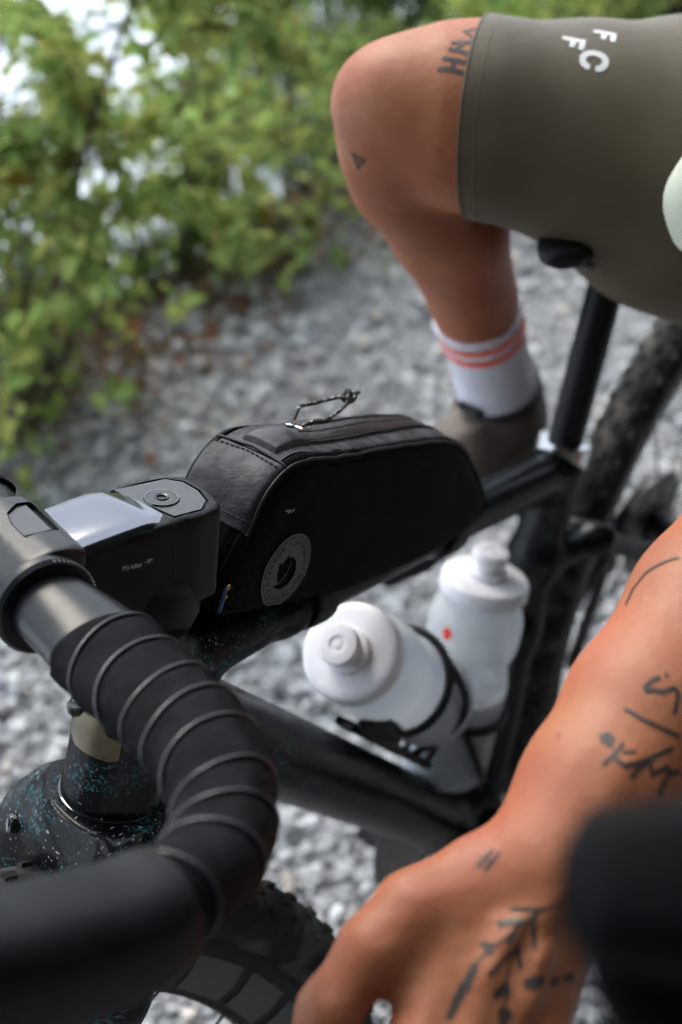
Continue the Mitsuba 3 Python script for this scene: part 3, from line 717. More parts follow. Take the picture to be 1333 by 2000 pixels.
# handlebar
Lp = [tuple(bc + LF * .0), tuple(bc + LF * .02), (.4475, .027, .8605), (.452, .048, .8625), (.461, .078, .867), (.473, .115, .873), (.487, .1405, .877), (.504, .1590, .880), (.528, .1700, .886), (.555, .1700, .893)]
Lp = A(Lp)
bp = spline(Lp, 150)
def mirror(P):
    q = (A(P) - CAPP); b = q @ LF
    return A(P) - 2 * b[:, None] * LF
def prof_r(u, xs, ys): return np.interp(u, xs, ys)
u = np.linspace(0, 1, 150)
bw = prof_r(u, [0, .12, .2, .30, .42, .6, .75, 1], [.0175, .0185, .0215, .0245, .0250, .0225, .0185, .0165])
bh = prof_r(u, [0, .12, .2, .30, .42, .6, .75, 1], [.0165, .0168, .0160, .0145, .0135, .0135, .0145, .0155])
hb = key_for(bike, 'handlebar'); used[hb] = 0; labels.setdefault(hb, {})
part(hb, 'bar', cat([sweep(bp[:75], bw[:75], bh[:75], SN, 40), sweep(mirror(bp[:75]), bw[:75], bh[:75], SN, 40)]), 'satin_black', True)
def tape_disp(s, a):
    ph = (s + .0016 * np.sin(s * 95) + .0011 * np.sin(s * 210 + 1)) / .0205 + .32 * np.sin(a - .6) + a / (2 * math.pi)
    w = ph - np.floor(ph)
    return 1 + .10 * (1 - w) ** 2.2 * np.clip(w / .04, 0, 1)
u2 = np.linspace(.30, 1, 700)
tp_ = np.stack([np.interp(u2, u, bp[:, k]) for k in range(3)], 1)
from scipy.ndimage import gaussian_filter1d
tp_ = gaussian_filter1d(tp_, 6, axis=0, mode='nearest')
tw = np.interp(u2, u, bw) + .0002; th = np.interp(u2, u, bh) + .0016
def tape(P):
    m = sweep(P, tw, th, SN, 72, disp=tape_disp)
    m.vertices += m.vertex_normals * ((meshkit.fbm(m.vertices * 160, 2, 3) - .5) * .0009)[:, None]
    return m
def tape_edge(P):
    sl = np.r_[0, np.cumsum(np.linalg.norm(np.diff(P, axis=0), axis=1))]
    tt = np.gradient(P, axis=0); tt /= np.linalg.norm(tt, axis=1, keepdims=True)
    B = SN - tt * (tt @ SN)[:, None]; B /= np.linalg.norm(B, axis=1, keepdims=True); S_ = np.cross(tt, B)
    a = np.arange(0, 2 * math.pi * (sl[-1] / .0205 + 1.4), .06)
    s_ = .0205 * (a / (2 * math.pi) - .32 * np.sin(-a - .6) - .2)
    ok = (s_ > .001) & (s_ < sl[-1] - .001); a, s_ = -a[ok], s_[ok]
    s_ = s_ - .0016 * np.sin(s_ * 95) - .0011 * np.sin(s_ * 210 + 1) + .0010
    g = lambda M: np.stack([np.interp(s_, sl, M[:, k]) for k in range(3)], 1)
    w_, h__ = np.interp(s_, sl, tw), np.interp(s_, sl, th)
    Q = g(P) + g(S_) * (w_ * np.cos(a) * 1.045)[:, None] + g(B) * (h__ * np.sin(a) * 1.045)[:, None]
    return tube(Q, .0010, 8)
part(hb, 'tape_edge', tape_edge(tp_), 'tape_edge', True)
part(hb, 'bar_tape', tape(tp_), 'bar_tape', True, label='ridged black tape wound round the near half of the handlebar')
part(hb, 'bar_tape', tape(mirror(tp_)), 'bar_tape', True)
def hoodset(mf):
    hp = mf(A([(.548, .1718, .8915), (.566, .1695, .8950), (.590, .1625, .9035), (.618, .155, .916), (.648, .148, .934), (.672, .143, .958), (.682, .141, .985)]))
    hs = spline(hp, 40); x = np.linspace(0, 1, 40)
    ht = key_for(hb, 'brake_hood')
    scene[ht] = mikit.ply(sweep(hs, np.interp(x, [0, .04, .3, .6, .85, 1], [.0185, .0205, .0215, .020, .019, .011]), np.interp(x, [0, .05, .3, .6, .85, 1], [.0195, .0215, .0235, .023, .019, .010]), (-.2, 0, 1), 32, power=2.5), 'rubber', True)
    lv = spline(mf(A([(.664, .146, .925), (.690, .148, .900), (.694, .152, .855), (.682, .158, .80)])), 24)
    part(hb, 'brake_lever', sweep(lv, np.linspace(.010, .005, 24), np.linspace(.006, .004, 24), (1, 0, 0), 14), 'satin_black', True)
    dp = spline(mf(A([(.560, .171, .890), (.610, .160, .893), (.646, .160, .870), (.655, .168, .830), (.635, .180, .785), (.585, .196, .755), (.52, .212, .742), (.455, .228, .732)])), 90)
    part(hb, 'drop', sweep(dp, .0155, .0155, None, 22), 'bar_tape', True)
hoodset(lambda P: A(P)); hoodset(mirror)
# brake hose under the stem
part(bike, 'brake_hose', tube(spline([(.462, .05, .836), (.45, .02, .81), (.44, .01, .79), (.43, .005, .785)], 16), .0026, 8), 'gloss_black', True)

# ------------------------------------------------------------------ top tube bag
bag = thing('top_tube_bag', 'dusty black zipped frame bag strapped on the top tube behind the stem', 'bag')
OUT = A([(.3475, .7850), (.3330, .7795), (.3067, .7653), (.2496, .7343), (.1958, .7115), (.1606, .6985), (.1165, .6843), (.077, .6785), (.064, .681), (.0625, .688), (.0675, .7005), (.0844, .7304), (.1041, .7585), (.121, .7728), (.1397, .7830), (.1691, .7975), (.2123, .8172), (.2469, .8335), (.268, .8450), (.281, .8500), (.2895, .8500), (.3013, .8465), (.3105, .8400), (.3185, .8290), (.334, .8160), (.3405, .8080)]) + A([.005, .0064])
# dense outline by linear-then-smooth resampling
seg = np.vstack([OUT, OUT[:1]]); L_ = np.r_[0, np.cumsum(np.linalg.norm(np.diff(seg, axis=0), axis=1))]
NO = 320
uu = np.linspace(0, L_[-1], NO, endpoint=False)
ol = np.stack([np.interp(uu, L_, seg[:, k]) for k in range(2)], 1)
ol = gaussian_filter1d(ol, 3.2, axis=0, mode='wrap')
tg = np.roll(ol, -1, 0) - np.roll(ol, 1, 0); tg /= np.linalg.norm(tg, axis=1, keepdims=True)
on = np.c_[tg[:, 1], -tg[:, 0]]
if ((ol - ol.mean(0)) * on).sum() < 0: on = -on
W_ = .0245
def bag_pt(i, y, off=0.0):
    """point on the bag's wall over the outline index i (may be fractional) at sideways y"""
    i = np.asarray(i, float) % NO; i0 = np.floor(i).astype(int) % NO; fr_ = (i - np.floor(i))[..., None]
    p = ol[i0] * (1 - fr_) + ol[(i0 + 1) % NO] * fr_; n = on[i0] * (1 - fr_) + on[(i0 + 1) % NO] * fr_
    y = np.asarray(y, float)
    e = .0055
    t = np.clip((np.abs(y) - (W_ - e)) / e, 0, 1)
    ins = e * (1 - np.sqrt(np.maximum(1 - t * t, 0))) - .0012 * (1 - (y / W_) ** 2)
    q = p - n * (ins - off)[..., None]
    return np.stack([q[..., 0], np.broadcast_to(y, q[..., 0].shape) * (1.0), q[..., 1]], -1)
ys = np.concatenate([-W_ + .0055 * (1 - np.sin(np.linspace(0, 1, 7) * math.pi / 2)), np.linspace(-W_ + .0055, W_ - .0055, 13)[1:-1], W_ - .0055 * (1 - np.sin(np.linspace(1, 0, 7) * math.pi / 2))])
I, Yg = np.meshgrid(np.arange(NO), ys, indexing='ij')
rings = [bag_pt(I[:, k], Yg[:, k]) for k in range(len(ys))]
cen = A([.205, .761])
def side_rings(s):
    base = rings[-1] if s > 0 else rings[0]
    out = []
    for q in (.93, .84, .72, .58, .42, .26, .1):
        p = base.copy(); p[:, 0] = cen[0] + (base[:, 0] - cen[0]) * q; p[:, 2] = cen[1] + (base[:, 2] - cen[1]) * q
        p[:, 1] = s * (W_ + .0016 * (1 - q ** 4))
        out.append(p)
    return out
allr = side_rings(-1)[::-1] + rings + side_rings(1)
Vb = np.vstack(allr + [A([[cen[0], -W_ - .0016, cen[1]], [cen[0], W_ + .0016, cen[1]]])])
nr = len(allr); Fb = []
i_ = np.arange(NO); i2 = (i_ + 1) % NO
for k in range(nr - 1):
    a, b = k * NO, (k + 1) * NO
    Fb += [np.c_[a + i_, a + i2, b + i2], np.c_[a + i_, b + i2, b + i_]]
Fb += [np.c_[np.full(NO, nr * NO), i2, i_], np.c_[np.full(NO, nr * NO + 1), (nr - 1) * NO + i_, (nr - 1) * NO + i2]]
bm = trimesh.Trimesh(Vb, np.vstack(Fb), process=False)
if bm.volume < 0: bm.invert()
wr = (meshkit.fbm(bm.vertices * A([28, 60, 34]), 3, 5) - .5) * .0026 + (meshkit.fbm(bm.vertices * A([70, 30, 22]) + 4, 2, 6) - .5) * .0012
def wrinkle(V): return (meshkit.fbm(V * A([28, 60, 34]), 3, 5) - .5) * .0026 + (meshkit.fbm(V * A([70, 30, 22]) + 4, 2, 6) - .5) * .0012
bm.vertices += bm.vertex_normals * wr[:, None]
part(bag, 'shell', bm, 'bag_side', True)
def at_x(x, top=True):
    c = [(abs(ol[i, 0] - x), i) for i in range(NO) if ((ol[i, 1] > .740 + (ol[i, 0] - .1) * .33) if top else True)]
    return min(c)[1]
I_rear, I_front = at_x(.100), at_x(.3265)
i_lo, i_hi = sorted((I_rear, I_front))
def strip(i0, i1, y0, y1, off, bsdf, name, ni=80, ny=18, edge=.6, lab=None, bulge=0):
    ii = np.linspace(i0, i1, ni); yy = np.linspace(0, 1, ny)
    I_, T_ = np.meshgrid(ii, yy, indexing='ij'); Yv = (y0(I_) if callable(y0) else y0) * (1 - T_) + (y1(I_) if callable(y1) else y1) * T_
    e = np.minimum(np.minimum(T_, 1 - T_) * (ny - 1), np.minimum(np.arange(ni), np.arange(ni)[::-1])[:, None])
    o = off * np.clip(e / 1.0, 0, 1) + bulge * np.sin(np.pi * T_) ** .7 * np.sin(np.pi * np.linspace(0, 1, ni))[:, None] ** .5
    o = np.where(e == 0, -.0004, o)
    V = bag_pt(I_, Yv, o).reshape(-1, 3)
    nn_ = bag_pt(I_, Yv, o + .001).reshape(-1, 3) - V; nn_ /= np.linalg.norm(nn_, axis=1, keepdims=True)
    V = V + nn_ * wrinkle(V)[:, None]
    i_, j_ = np.meshgrid(np.arange(ni - 1), np.arange(ny - 1), indexing='ij')
    q = np.stack([i_ * ny + j_, (i_ + 1) * ny + j_, (i_ + 1) * ny + j_ + 1, i_ * ny + j_ + 1], -1).reshape(-1, 4)
    m = trimesh.Trimesh(V, np.vstack([q[:, :3], q[:, [0, 2, 3]]]), process=False)
    if (m.face_normals * nn_[m.faces[:, 0]]).sum() < 0: m.invert()
    return part(bag, name, m, bsdf, True, label=lab)
def seam(pts, r=.0007, name='seam', bsdf='bag_seam', off=.0006, dash=None):
    I_ = A([p[0] for p in pts]); Yv = A([p[1] for p in pts])
    t = np.linspace(0, len(pts) - 1, 160); I2 = np.interp(t, np.arange(len(pts)), I_); Y2 = np.interp(t, np.arange(len(pts)), Yv)
    P = bag_pt(I2, Y2, off + 0 * I2); nn_ = bag_pt(I2, Y2, off + .001 + 0 * I2) - P; nn_ /= np.linalg.norm(nn_, axis=1, keepdims=True)
    P = P + nn_ * wrinkle(P)[:, None]
    if dash is None: return part(bag, name, tube(P, r, 6), bsdf, True)
    L = np.r_[0, np.cumsum(np.linalg.norm(np.diff(P, axis=0), axis=1))]; ms = []
    for s in np.arange(0, L[-1] - dash, dash * 1.5):
        ms.append(tube(np.stack([np.interp([s, s + dash / 2, s + dash], L, P[:, k]) for k in range(3)], 1) + nn_[0] * .0003, r, 4))
    return part(bag, name, cat(ms), bsdf, True, kind='stuff')
ix = lambda x: at_x(x)
ge, fe = ix(0.2885), ix(0.3265)
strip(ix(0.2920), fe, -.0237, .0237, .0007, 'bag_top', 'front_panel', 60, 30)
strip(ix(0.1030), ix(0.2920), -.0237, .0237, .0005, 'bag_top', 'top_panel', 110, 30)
z0 = lambda I_: .0 * I_ - .0122 + .0028 * np.cos((I_ - ge) / (ix(0.1050) - ge) * 3.1)
z1 = lambda I_: .0 * I_ + .0072 + .0036 * np.cos((I_ - ge) / (ix(0.1050) - ge) * 2.6)
strip(ix(0.1070), ix(0.2670), z0, z1, .0016, 'zip_film', 'zipper_strip', 90, 16)
zi = np.linspace(ix(0.1070), ix(0.2670), 30)
seam(list(zip(zi, (z0(zi) * .55 + z1(zi) * .45))), .00055, 'zipper_line', 'shadow_slot', .0016)
seam(list(zip(zi, z0(zi) - .0006)), .0011, 'zipper_cord', 'bag_seam', .0012)
seam(list(zip(zi, z1(zi) + .0006)), .0009, 'zipper_cord', 'bag_seam', .0012)
seam(list(zip(zi, z1(zi) + .0026)), .00035, 'stitching', 'shadow_slot', .0008, dash=.0022)
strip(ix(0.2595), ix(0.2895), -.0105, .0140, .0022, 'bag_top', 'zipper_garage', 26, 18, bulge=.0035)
seam([(ix(0.2930), -.0233), (ix(0.2915), 0), (ix(0.2930), .0233)], .0009)
seam([(ix(0.2960), -.0233), (ix(0.2945), 0), (ix(0.2960), .0233)], .00035, 'stitching', 'shadow_slot', .001, dash=.0022)
seam([(ix(0.3230), -.0233), (ix(0.3230), .0233)], .00035, 'stitching', 'bag_top', .0012, dash=.0022)
for s in (-1, 1):
    seam([(q, s * .0235) for q in np.linspace(ix(0.1000), fe, 50)], .0010, 'piping')
seam([(q, .0217) for q in np.linspace(ix(0.1030), ix(0.2850), 50)], .00035, 'stitching', 'shadow_slot', .0007, dash=.0022)
# puller
pb = A([.2560, -.001, .8500])
pull = part(bag, 'zip_puller', cat([box((.007, .004, .0012), frame(pb + A([.001, 0, .002]), nrm([1, .2, .5]), nrm([-.2, 1, 0]), nrm([-.5, 0, 1])), .0004), box((.010, .0055, .002), frame(pb + A([-.003, .005, -.0005]), nrm([1, 0, .5]), A([0, 1, 0]), nrm([-.5, 0, 1])), .0006)]), 'metal_bright')
kn = A([.1945, -.0075, .8345])
c1 = spline([pb + A([.0, 0, .001]), pb + A([-.010, -.004, .004]), (kn + pb) / 2 + A([.004, -.006, .004]), kn + A([.004, -.002, .001]), kn], 50)
c2 = spline([pb + A([.0, .004, .0]), pb + A([-.008, .007, .0015]), (kn + pb) / 2 + A([.004, .006, -.001]), kn + A([.004, .002, -.001]), kn], 50)
part(bag, 'pull_cord', cat([tube(c1, .00115, 8), tube(c2, .00115, 8)]), 'cord_black', True)
kt = np.linspace(0, 2 * math.pi, 60)
kd = nrm(kn - pb); ks = nrm(np.cross(kd, [0, 0, 1])); ku = np.cross(ks, kd)
kp = kn + (np.cos(2 * kt) * (.0030 + .0008 * np.cos(3 * kt)))[:, None] * ks + (np.sin(2 * kt) * (.0030 + .0008 * np.cos(3 * kt)))[:, None] * ku + (.0022 * np.sin(3 * kt))[:, None] * kd
part(bag, 'cord_knot', cat([tube(kp, .0013, 8), moved(trimesh.creation.icosphere(2, .0027), frame(kn, *np.eye(3)))]), 'cord_black', True)
for s in (-1, 1):
    part(bag, 'cord_end', tube([kn, kn + kd * .005 + ks * .001 * s, kn + kd * .0095 + ks * .0016 * s + ku * .0008 * s], .0013, 8), 'cord_black', True)
# emblem on the near side: ring, lettering, curled fox
EO = A([.2975, W_ + .01, .7905]); EX, EY, EN = nrm([-.965, 0, -.262]), nrm([-.262, 0, .965]), A([0, 1.0, 0])
def emb(poly, off, bsdf, name): return part(bag, name, decal(bm, affinity.scale(poly, 1.2, 1.2, origin=(0, 0)), EO, EN, EX, EY, off, .002), bsdf, True)
foxp = Polygon([(-.0055, .0052), (-.0042, .0038), (-.0018, .0052), (.0002, .0068), (.0008, .0054), (.0036, .0046), (.0062, .0018), (.0068, -.0018), (.0052, -.0052), (.0020, -.0074), (-.0020, -.0078), (-.0060, -.0060), (-.0066, -.0050), (-.0030, -.0052), (-.0048, -.0036), (-.0058, -.0004), (-.0056, .0026)]).buffer(.0004).buffer(-.0002)
foxp = affinity.scale(foxp, 1.12, 1.12, origin=(0, 0))
disc = Point(0, 0).buffer(.0180, 48)
line = LineString([(-.0036, -.0050), (-.0010, -.0034), (.0018, -.0006), (.0030, .0022), (.0028, .0034)]).buffer(.00022)
lets = []
def arc_text(s, a0, a1, rad, flip):
    for q, ch in enumerate(s):
        if ch == ' ': continue
        a = a0 + (a1 - a0) * q / (len(s) - 1)
        g = text_poly(ch, .0021, True); c = g.envelope.centroid
        g = affinity.translate(g, -c.x, -c.y)
        g = affinity.rotate(g, math.degrees(a) + (90 if flip else -90), origin=(0, 0))
        lets.append(affinity.translate(g, rad * math.cos(a), rad * math.sin(a)))
arc_text('OUTDOOR EQUIPMENT', math.radians(192), math.radians(-14), .01355, False)
arc_text('FJÄLLRÄVEN', math.radians(212), math.radians(328), .01355, True)
inner = unary_union([foxp.difference(line)] + lets + [Point(0, 0).buffer(.0164, 48).difference(Point(0, 0).buffer(.01605, 48))])
emb(disc.difference(inner), .0009, 'emblem_grey', 'emblem')
# side tag, dirt marks, straps
tq = [A([.3455, W_ + .0012, .8114]), A([.3487, W_ + .0012, .8049]), A([.3512, W_ + .0006, .7984])]
part(bag, 'side_tag', sweep(tq, .0014, .0006, (0, 1, 0), 10, power=4), 'tag_blue', True)
part(bag, 'tag_motif', cat([moved(trimesh.creation.torus(.0012, .00035, 16, 8), frame(A([.3452, W_ + .0024, .8119]), A([1, 0, 0]), A([0, 0, 1]), A([0, -1, 0]))), sweep([A([.3468, W_ + .0022, .8074]), A([.3476, W_ + .0022, .8059])], .0011, .0003, (0, 1, 0), 8)]), 'tag_yellow', True)
r = np.random.default_rng(2)
def splat(cx, cy, n, s): return unary_union([Point(cx + r.normal(0, s), cy + r.normal(0, s * .6)).buffer(abs(r.normal(.0003, .0002)) + .00012, 4) for _ in range(n)])
part(bag, 'dirt', decal(bm, unary_union([splat(.0, .0, 16, .0012), splat(.004, -.001, 6, .0012)]), A([.2942, W_ + .01, .8287]), EN, EX, EY, .0007, .003), 'dirt_mark', False, kind='stuff')
for xx in (.252, .100):
    zt = np.interp(xx, [.1, .27], [.682, .7345])
    a = np.linspace(0, 2 * math.pi, 49)[:-1]; ty = nrm([.94, 0, .33]); nz = A([-ty[2], 0, ty[0]])
    P = A([xx, 0, zt]) + (np.cos(a) * .0220)[:, None] * A([0, 1, 0]) + (np.sin(a) * .0195)[:, None] * nz
    part(bag, 'strap', sweep(np.vstack([P, P[:1]]), .0018, .0105, ty, 12, power=4), 'bag_seam', True)

# ------------------------------------------------------------------ water bottles
def bottle(name, top, ax, label, red):
    t = thing(name, label, 'water bottle', None)
    o = top
    part(t, 'lid', lathe([(.0145, .0005), (.027, .0002), (.0318, -.0006), (.0338, -.0024), (.0343, -.005), (.0345, -.0125), (.0335, -.0140), (.0305, -.0140)], o, ax, 56), 'lid_white', 40)
    part(t, 'nozzle', lathe([(.0160, -.001), (.0158, .004), (.0150, .0052), (.0112, .0056), (.0108, .012), (.0112, .013), (.0135, .0135), (.0140, .0150), (.0140, .0195), (.0132, .0212), (.0100, .0218), (.0060, .0218), (.0055, .0208), (.0030, .0206), (.0026, .0216), (0, .0218)], o, ax, 40), 'lid_white', 40)
    P = [(.0300, -.0125), (.0302, -.0175), (.0318, -.022), (.0340, -.0275), (.0364, -.034), (.0368, -.045), (.0366, -.058), (.0345, -.064), (.0325, -.070), (.0325, -.078), (.0348, -.086), (.0366, -.092), (.0368, -.12), (.0366, -.172), (.0345, -.182), (.028, -.187), (0, -.186)]
    P = A(P); q = np.linspace(0, len(P) - 1, 90); P = gaussian_filter1d(np.stack([np.interp(q, np.arange(len(P)), P[:, k]) for k in (0, 1)], 1), 1.6, axis=0, mode='nearest'); P[-1, 0] = 0
    b = lathe(P, o, ax, 56)
    part(t, 'body', b, 'bottle_plastic', True)
    W = P[P[:, 1] < -.098].copy(); W[:, 0] = np.maximum(W[:, 0] - .0022, 0); W[:, 1] = np.maximum(W[:, 1], -.184); W = np.vstack([[0, -.098], [W[0, 0], -.098], W])
    part(t, 'water', lathe(W, o, ax, 40), 'bottle_water', 40)
    if red is not None:
        n = nrm(red); n = nrm(n - ax * (n @ ax)); ex = np.cross(ax, n)
        part(t, 'red_mark', decal(b, affinity.scale(Point(0, 0).buffer(.0042), 1, 1.15), o - ax * .040 + n * .03, n, ex, ax, .0006, .002), 'red_print', True)
    return t
bottle('water_bottle', B1, DT, 'white cycling bottle in the down tube cage, lid facing the viewer', None)
bottle('water_bottle', B2, STU, 'white cycling bottle with a red mark standing by the seat tube', A([.98, -.12, 0]))

# ------------------------------------------------------------------ rider
person = thing('person', 'rider in olive cycling shorts and white socks with tattooed arm and leg, straddling the bicycle', 'person')
HIPR, HIPL = A([-.2402, .1029, .8449]), A([-.17, .25, .85])
th = [(-.0125, -.1122, .9115), (-.0240, -.0955, .9108), (-.043, -.0732, .9067), (-.0972, -.0165, .8905), (-.148, .0339, .8745), tuple(HIPR)]
thr = [.0425, .0555, .0620, .0725, .0885, .103]
f = Field((-.50, -.21, .0), (.62, .60, 1.36), .004)
f.chain(th, thr, .010)
f.ell((.0010, -.1195, .9195), (.032, .034, .034), None, .020)
shin = [(-.0090, -.1170, .885), (-.0270, -.1185, .858), (-.0790, -.1120, .8000), (-.1321, -.1156, .7151), (-.174, -.1105, .6172), (-.1790, -.1080, .585)]
f.chain(shin, [.039, .0385, .0425, .0345, .0300, .0290], .010)
f.cone((-.070, -.092, .80), .024, (-.115, -.104, .725), .022, .02)          # calf
f.chain([(-.185, -.107, .575), (-.13, -.116, .535), (-.06, -.124, .492)], [.028, .026, .022], .02)
f.chain([HIPL, (-.12, .37, .47), (-.16, .42, .13)], [.10, .052, .034], .03)
f.cone((-.16, .42, .06), .035, (-.04, .44, .05), .03, .02)
f.chain([(-.235, .20, .88), (-.20, .225, 1.0), (-.16, .245, 1.12)], [.115, .11, .12], .05)
f.cone((-.10, .33, 1.17), .06, (-.21, .13, 1.17), .06, .05)
f.cone((-.13, .245, 1.2), .05, (-.09, .25, 1.30), .048, .04)
f.chain([(-.10, .34, 1.15), (.03, .30, 1.0), (.1448, .2532, .8848)], [.05, .042, .040], .03)
arm = [(.1448, .2532, .8848), (.2812, .2517, .8737), (.3453, .252, .8634), (.3857, .2524, .8536), (.4212, .2518, .8414)]
f.chain(arm, [.041, .0368, .0332, .0300, .0270], .010)
# left hand: palm from four metacarpals, fingers curled round the drop, thumb
KN = A([(.5047, .2439, .8122), (.4996, .2596, .8109), (.4873, .2709, .8073), (.4704, .2778, .8036)])
WR = A([(.4367, .2347, .8371), (.4334, .2444, .836), (.4278, .2531, .8320), (.4215, .2596, .8257)])
for q in range(4):
    f.cone(WR[q], .0165, KN[q], .0108, .010)
    k1 = KN[q] + A([.012, .001, -.034]) * (1, 1.1, 1.05, .85)[q]; k2 = k1 + A([-.008, -.012, -.024]) * (1, 1.1, 1, .8)[q]; k3 = k2 + A([-.018, -.008, -.010]) * (1, 1, 1, .8)[q]
    f.chain([KN[q], k1, k2, k3], [.0105, .0088, .0078, .0066], .004)
f.ell((.458, .251, .823), (.024, .020, .012), None, .012)
for q in range(4):
    f.ell(KN[q] + A([.001, .003, .005]), (.0085, .0085, .0075), None, .006)
    f.cone(WR[q] * .65 + KN[q] * .35 + A([.004, .003, .0115]), .0016, KN[q] + A([.002, .003, .0095]), .0016, .007)
for v in ([(.425, .262, .852), (.440, .262, .847), (.455, .268, .836), (.470, .272, .826)], [(.440, .262, .847), (.458, .255, .842), (.474, .255, .835)], [(.390, .262, .880), (.408, .262, .868), (.425, .262, .855)]):
    f.chain([A(p_) + A([.001, .001, .002]) for p_ in v], [.0015] * len(v), .008)
TH = [(.4440, .2300, .8385), (.4680, .2195, .8375), (.4880, .2155, .8330), (.5120, .2130, .8210), (.5262, .2111, .7945)]
f.chain(TH, [.0150, .0138, .0122, .0108, .0088], .008)
f.cone((.455, .231, .836), .012, (.4840, .2310, .8230), .007, .012)            # web
bodym = f.mesh()
V_ = bodym.vertices
body = part(person, 'body', bodym, 'skin', True, label='tanned skin with dark line tattoos')
# shorts: same thigh and hips, let out by the cloth
f = Field((-.50, -.20, .55), (.12, .60, 1.02), .0035)
f.chain(th, [q + .0026 for q in thr], .010)
f.chain([HIPL, (-.12, .37, .47)], [.104, .056], .03)
f.chain([(-.235, .20, .88), (-.20, .225, 1.0)], [.119, .114], .05)
f.cone((-.15, .03, .83), .07, (-.22, .12, .80), .09, .05)
tdir = nrm([.356, -.976, -.05])
hemo = A(th[2])
f.clip((-.12, .37, .60), (-.05, .15, -1))
f.clip((-.26, .2, .985), (-.45, .3, 1))
shm = f.mesh()
shm = shm.slice_plane(hemo, -tdir)
hem_ = shm.section(plane_origin=hemo - tdir * .0005, plane_normal=tdir)
shorts = part(person, 'shorts', shm, 'shorts_cloth', True)
hl = max(hem_.discrete, key=len)
hl = gaussian_filter1d(hl[:-1], 3, axis=0, mode='wrap')
part(shorts, 'hem', tube(np.vstack([hl, hl[:1]]), .0009, 8), 'shorts_cloth', True)
for q in (.010,):
    sl_ = shm.section(plane_origin=hemo - tdir * q, plane_normal=tdir)
    sl_ = gaussian_filter1d(max(sl_.discrete, key=len)[:-1], 3, axis=0, mode='wrap')
    part(shorts, 'hem_seam', tube(np.vstack([sl_, sl_[:1]]), .0006, 6), 'shorts_cloth', True)
# jersey
f = Field((-.46, -.02, .80), (.2, .52, 1.36), .004)
f.chain([(-.235, .20, .90), (-.20, .225, 1.0), (-.16, .245, 1.12)], [.124, .122, .128], .05)
f.cone((-.10, .33, 1.17), .068, (-.21, .13, 1.17), .068, .05)
f.chain([(-.10, .34, 1.15), (-.02, .315, 1.055)], [.062, .056], .03)
f.cone((-.0270, .1057, .8650), .013, (-.0470, .0950, .8960), .017, .015)
f.cone((-.0470, .0950, .8960), .017, (-.085, .125, 1.0), .05, .03)
f.cone((-.130, .20, 1.05), .05, (-.085, .125, 1.0), .05, .03)
f.chain([(-.0470, .0950, .8960), (-.055, .130, .885), (-.075, .175, .89), (-.10, .22, .91)], [.017, .030, .045, .05], .03)
f.chain([(-.055, .130, .885), (-.085, .125, 1.0)], [.030, .05], .03)
f.clip((-.13, .245, 1.245), (.2, 0, 1)); f.clip((-.2, .2, .852), (.1, 0, -1))
part(person, 'jersey', f.mesh(), 'jersey_sage', True)
# sock with two coral bands, shoe
def along(P, s):
    P = A(P); L = np.r_[0, np.cumsum(np.linalg.norm(np.diff(P, axis=0), axis=1))]
    return np.stack([np.interp(s, L, P[:, k]) for k in range(3)], -1)
SHL = np.linalg.norm(np.diff(A(shin), axis=0), axis=1).sum()
f = Field((-.26, -.18, .50), (-.06, -.05, .80), .0025)
f.chain(shin[2:] + [(-.150, -.113, .552)], [.0452, .0372, .0328, .0322, .031], .012)
sd_ = nrm(A(shin[3]) - A(shin[4]))
stp = A([-.1395, -.1147, .7000])
f.clip(stp, sd_)
f.clip((-.18, -.1, .560), (0, 0, -1))
sk = f.mesh()
sock = part(person, 'sock', sk, 'sock_knit', True)
for q in (.0125, .0265):
    sl = sk.copy(); dd = (stp - sl.triangles_center) @ sd_
    b_ = sk.slice_plane(stp - sd_ * (q - .0038), -sd_).slice_plane(stp - sd_ * (q + .0038), sd_)
    b_.vertices += sk.vertex_normals[trimesh.proximity.ProximityQuery(sk).vertex(b_.vertices)[1]] * .0006
    part(sock, 'band', b_, 'sock_coral', True)
f = Field((-.28, -.20, .42), (.02, -.04, .66), .003)
f.chain([(-.181, -.108, .592), (-.184, -.107, .565), (-.13, -.115, .545), (-.085, -.122, .530), (-.05, -.127, .522)], [.0385, .039, .0385, .034, .024], .016)
f.cone((-.212, -.104, .612), .012, (-.200, -.105, .58), .026, .015)
f.cone((-.140, -.112, .596), .012, (-.13, -.114, .56), .028, .015)
f.cone((-.168, -.1100, .67), .034, (-.177, -.108, .606), .0335, .006, op='cut')
f.clip((-.177, -.108, .607), (.28, -.05, 1))
f.clip((-.12, -.11, .505), (-.30, 0, -.95))
shoe = part(person, 'shoe', f.mesh(), 'shoe_brown', True)
a = np.linspace(0, 2 * math.pi, 48, endpoint=False)
cx = A([-.1765, -.108, .6065])
colr = cx + (np.cos(a) * .0365)[:, None] * A([.96, -.05, -.27]) + (np.sin(a) * .0355)[:, None] * A([.05, .99, .03])
part(shoe, 'collar', tube(np.vstack([colr, colr[:1]]), .0034, 8), 'shoe_dark', True)
part(shoe, 'sole', sweep([(-.222, -.104, .536), (-.17, -.109, .520), (-.11, -.119, .502), (-.06, -.126, .490), (-.025, -.129, .484)], [.028, .033, .036, .034, .018], .006, nrm([.30, 0, .95]), 20, power=3), 'shoe_dark', True)
part(shoe, 'tongue', sweep([(-.148, -.112, .598), (-.140, -.113, .604), (-.134, -.113, .606)], [.012, .013, .010], .003, (.3, 0, .95), 12, power=3), 'shoe_dark', True)
# left foot
f = Field((-.24, .34, -.01), (.06, .52, .14), .005)
f.chain([(-.165, .42, .09), (-.165, .42, .045), (-.03, .44, .035), (.01, .445, .03)], [.042, .045, .042, .03], .02); f.clip((0, 0, .006), (0, 0, -1))
part(person, 'shoe', f.mesh(), 'shoe_brown', True)


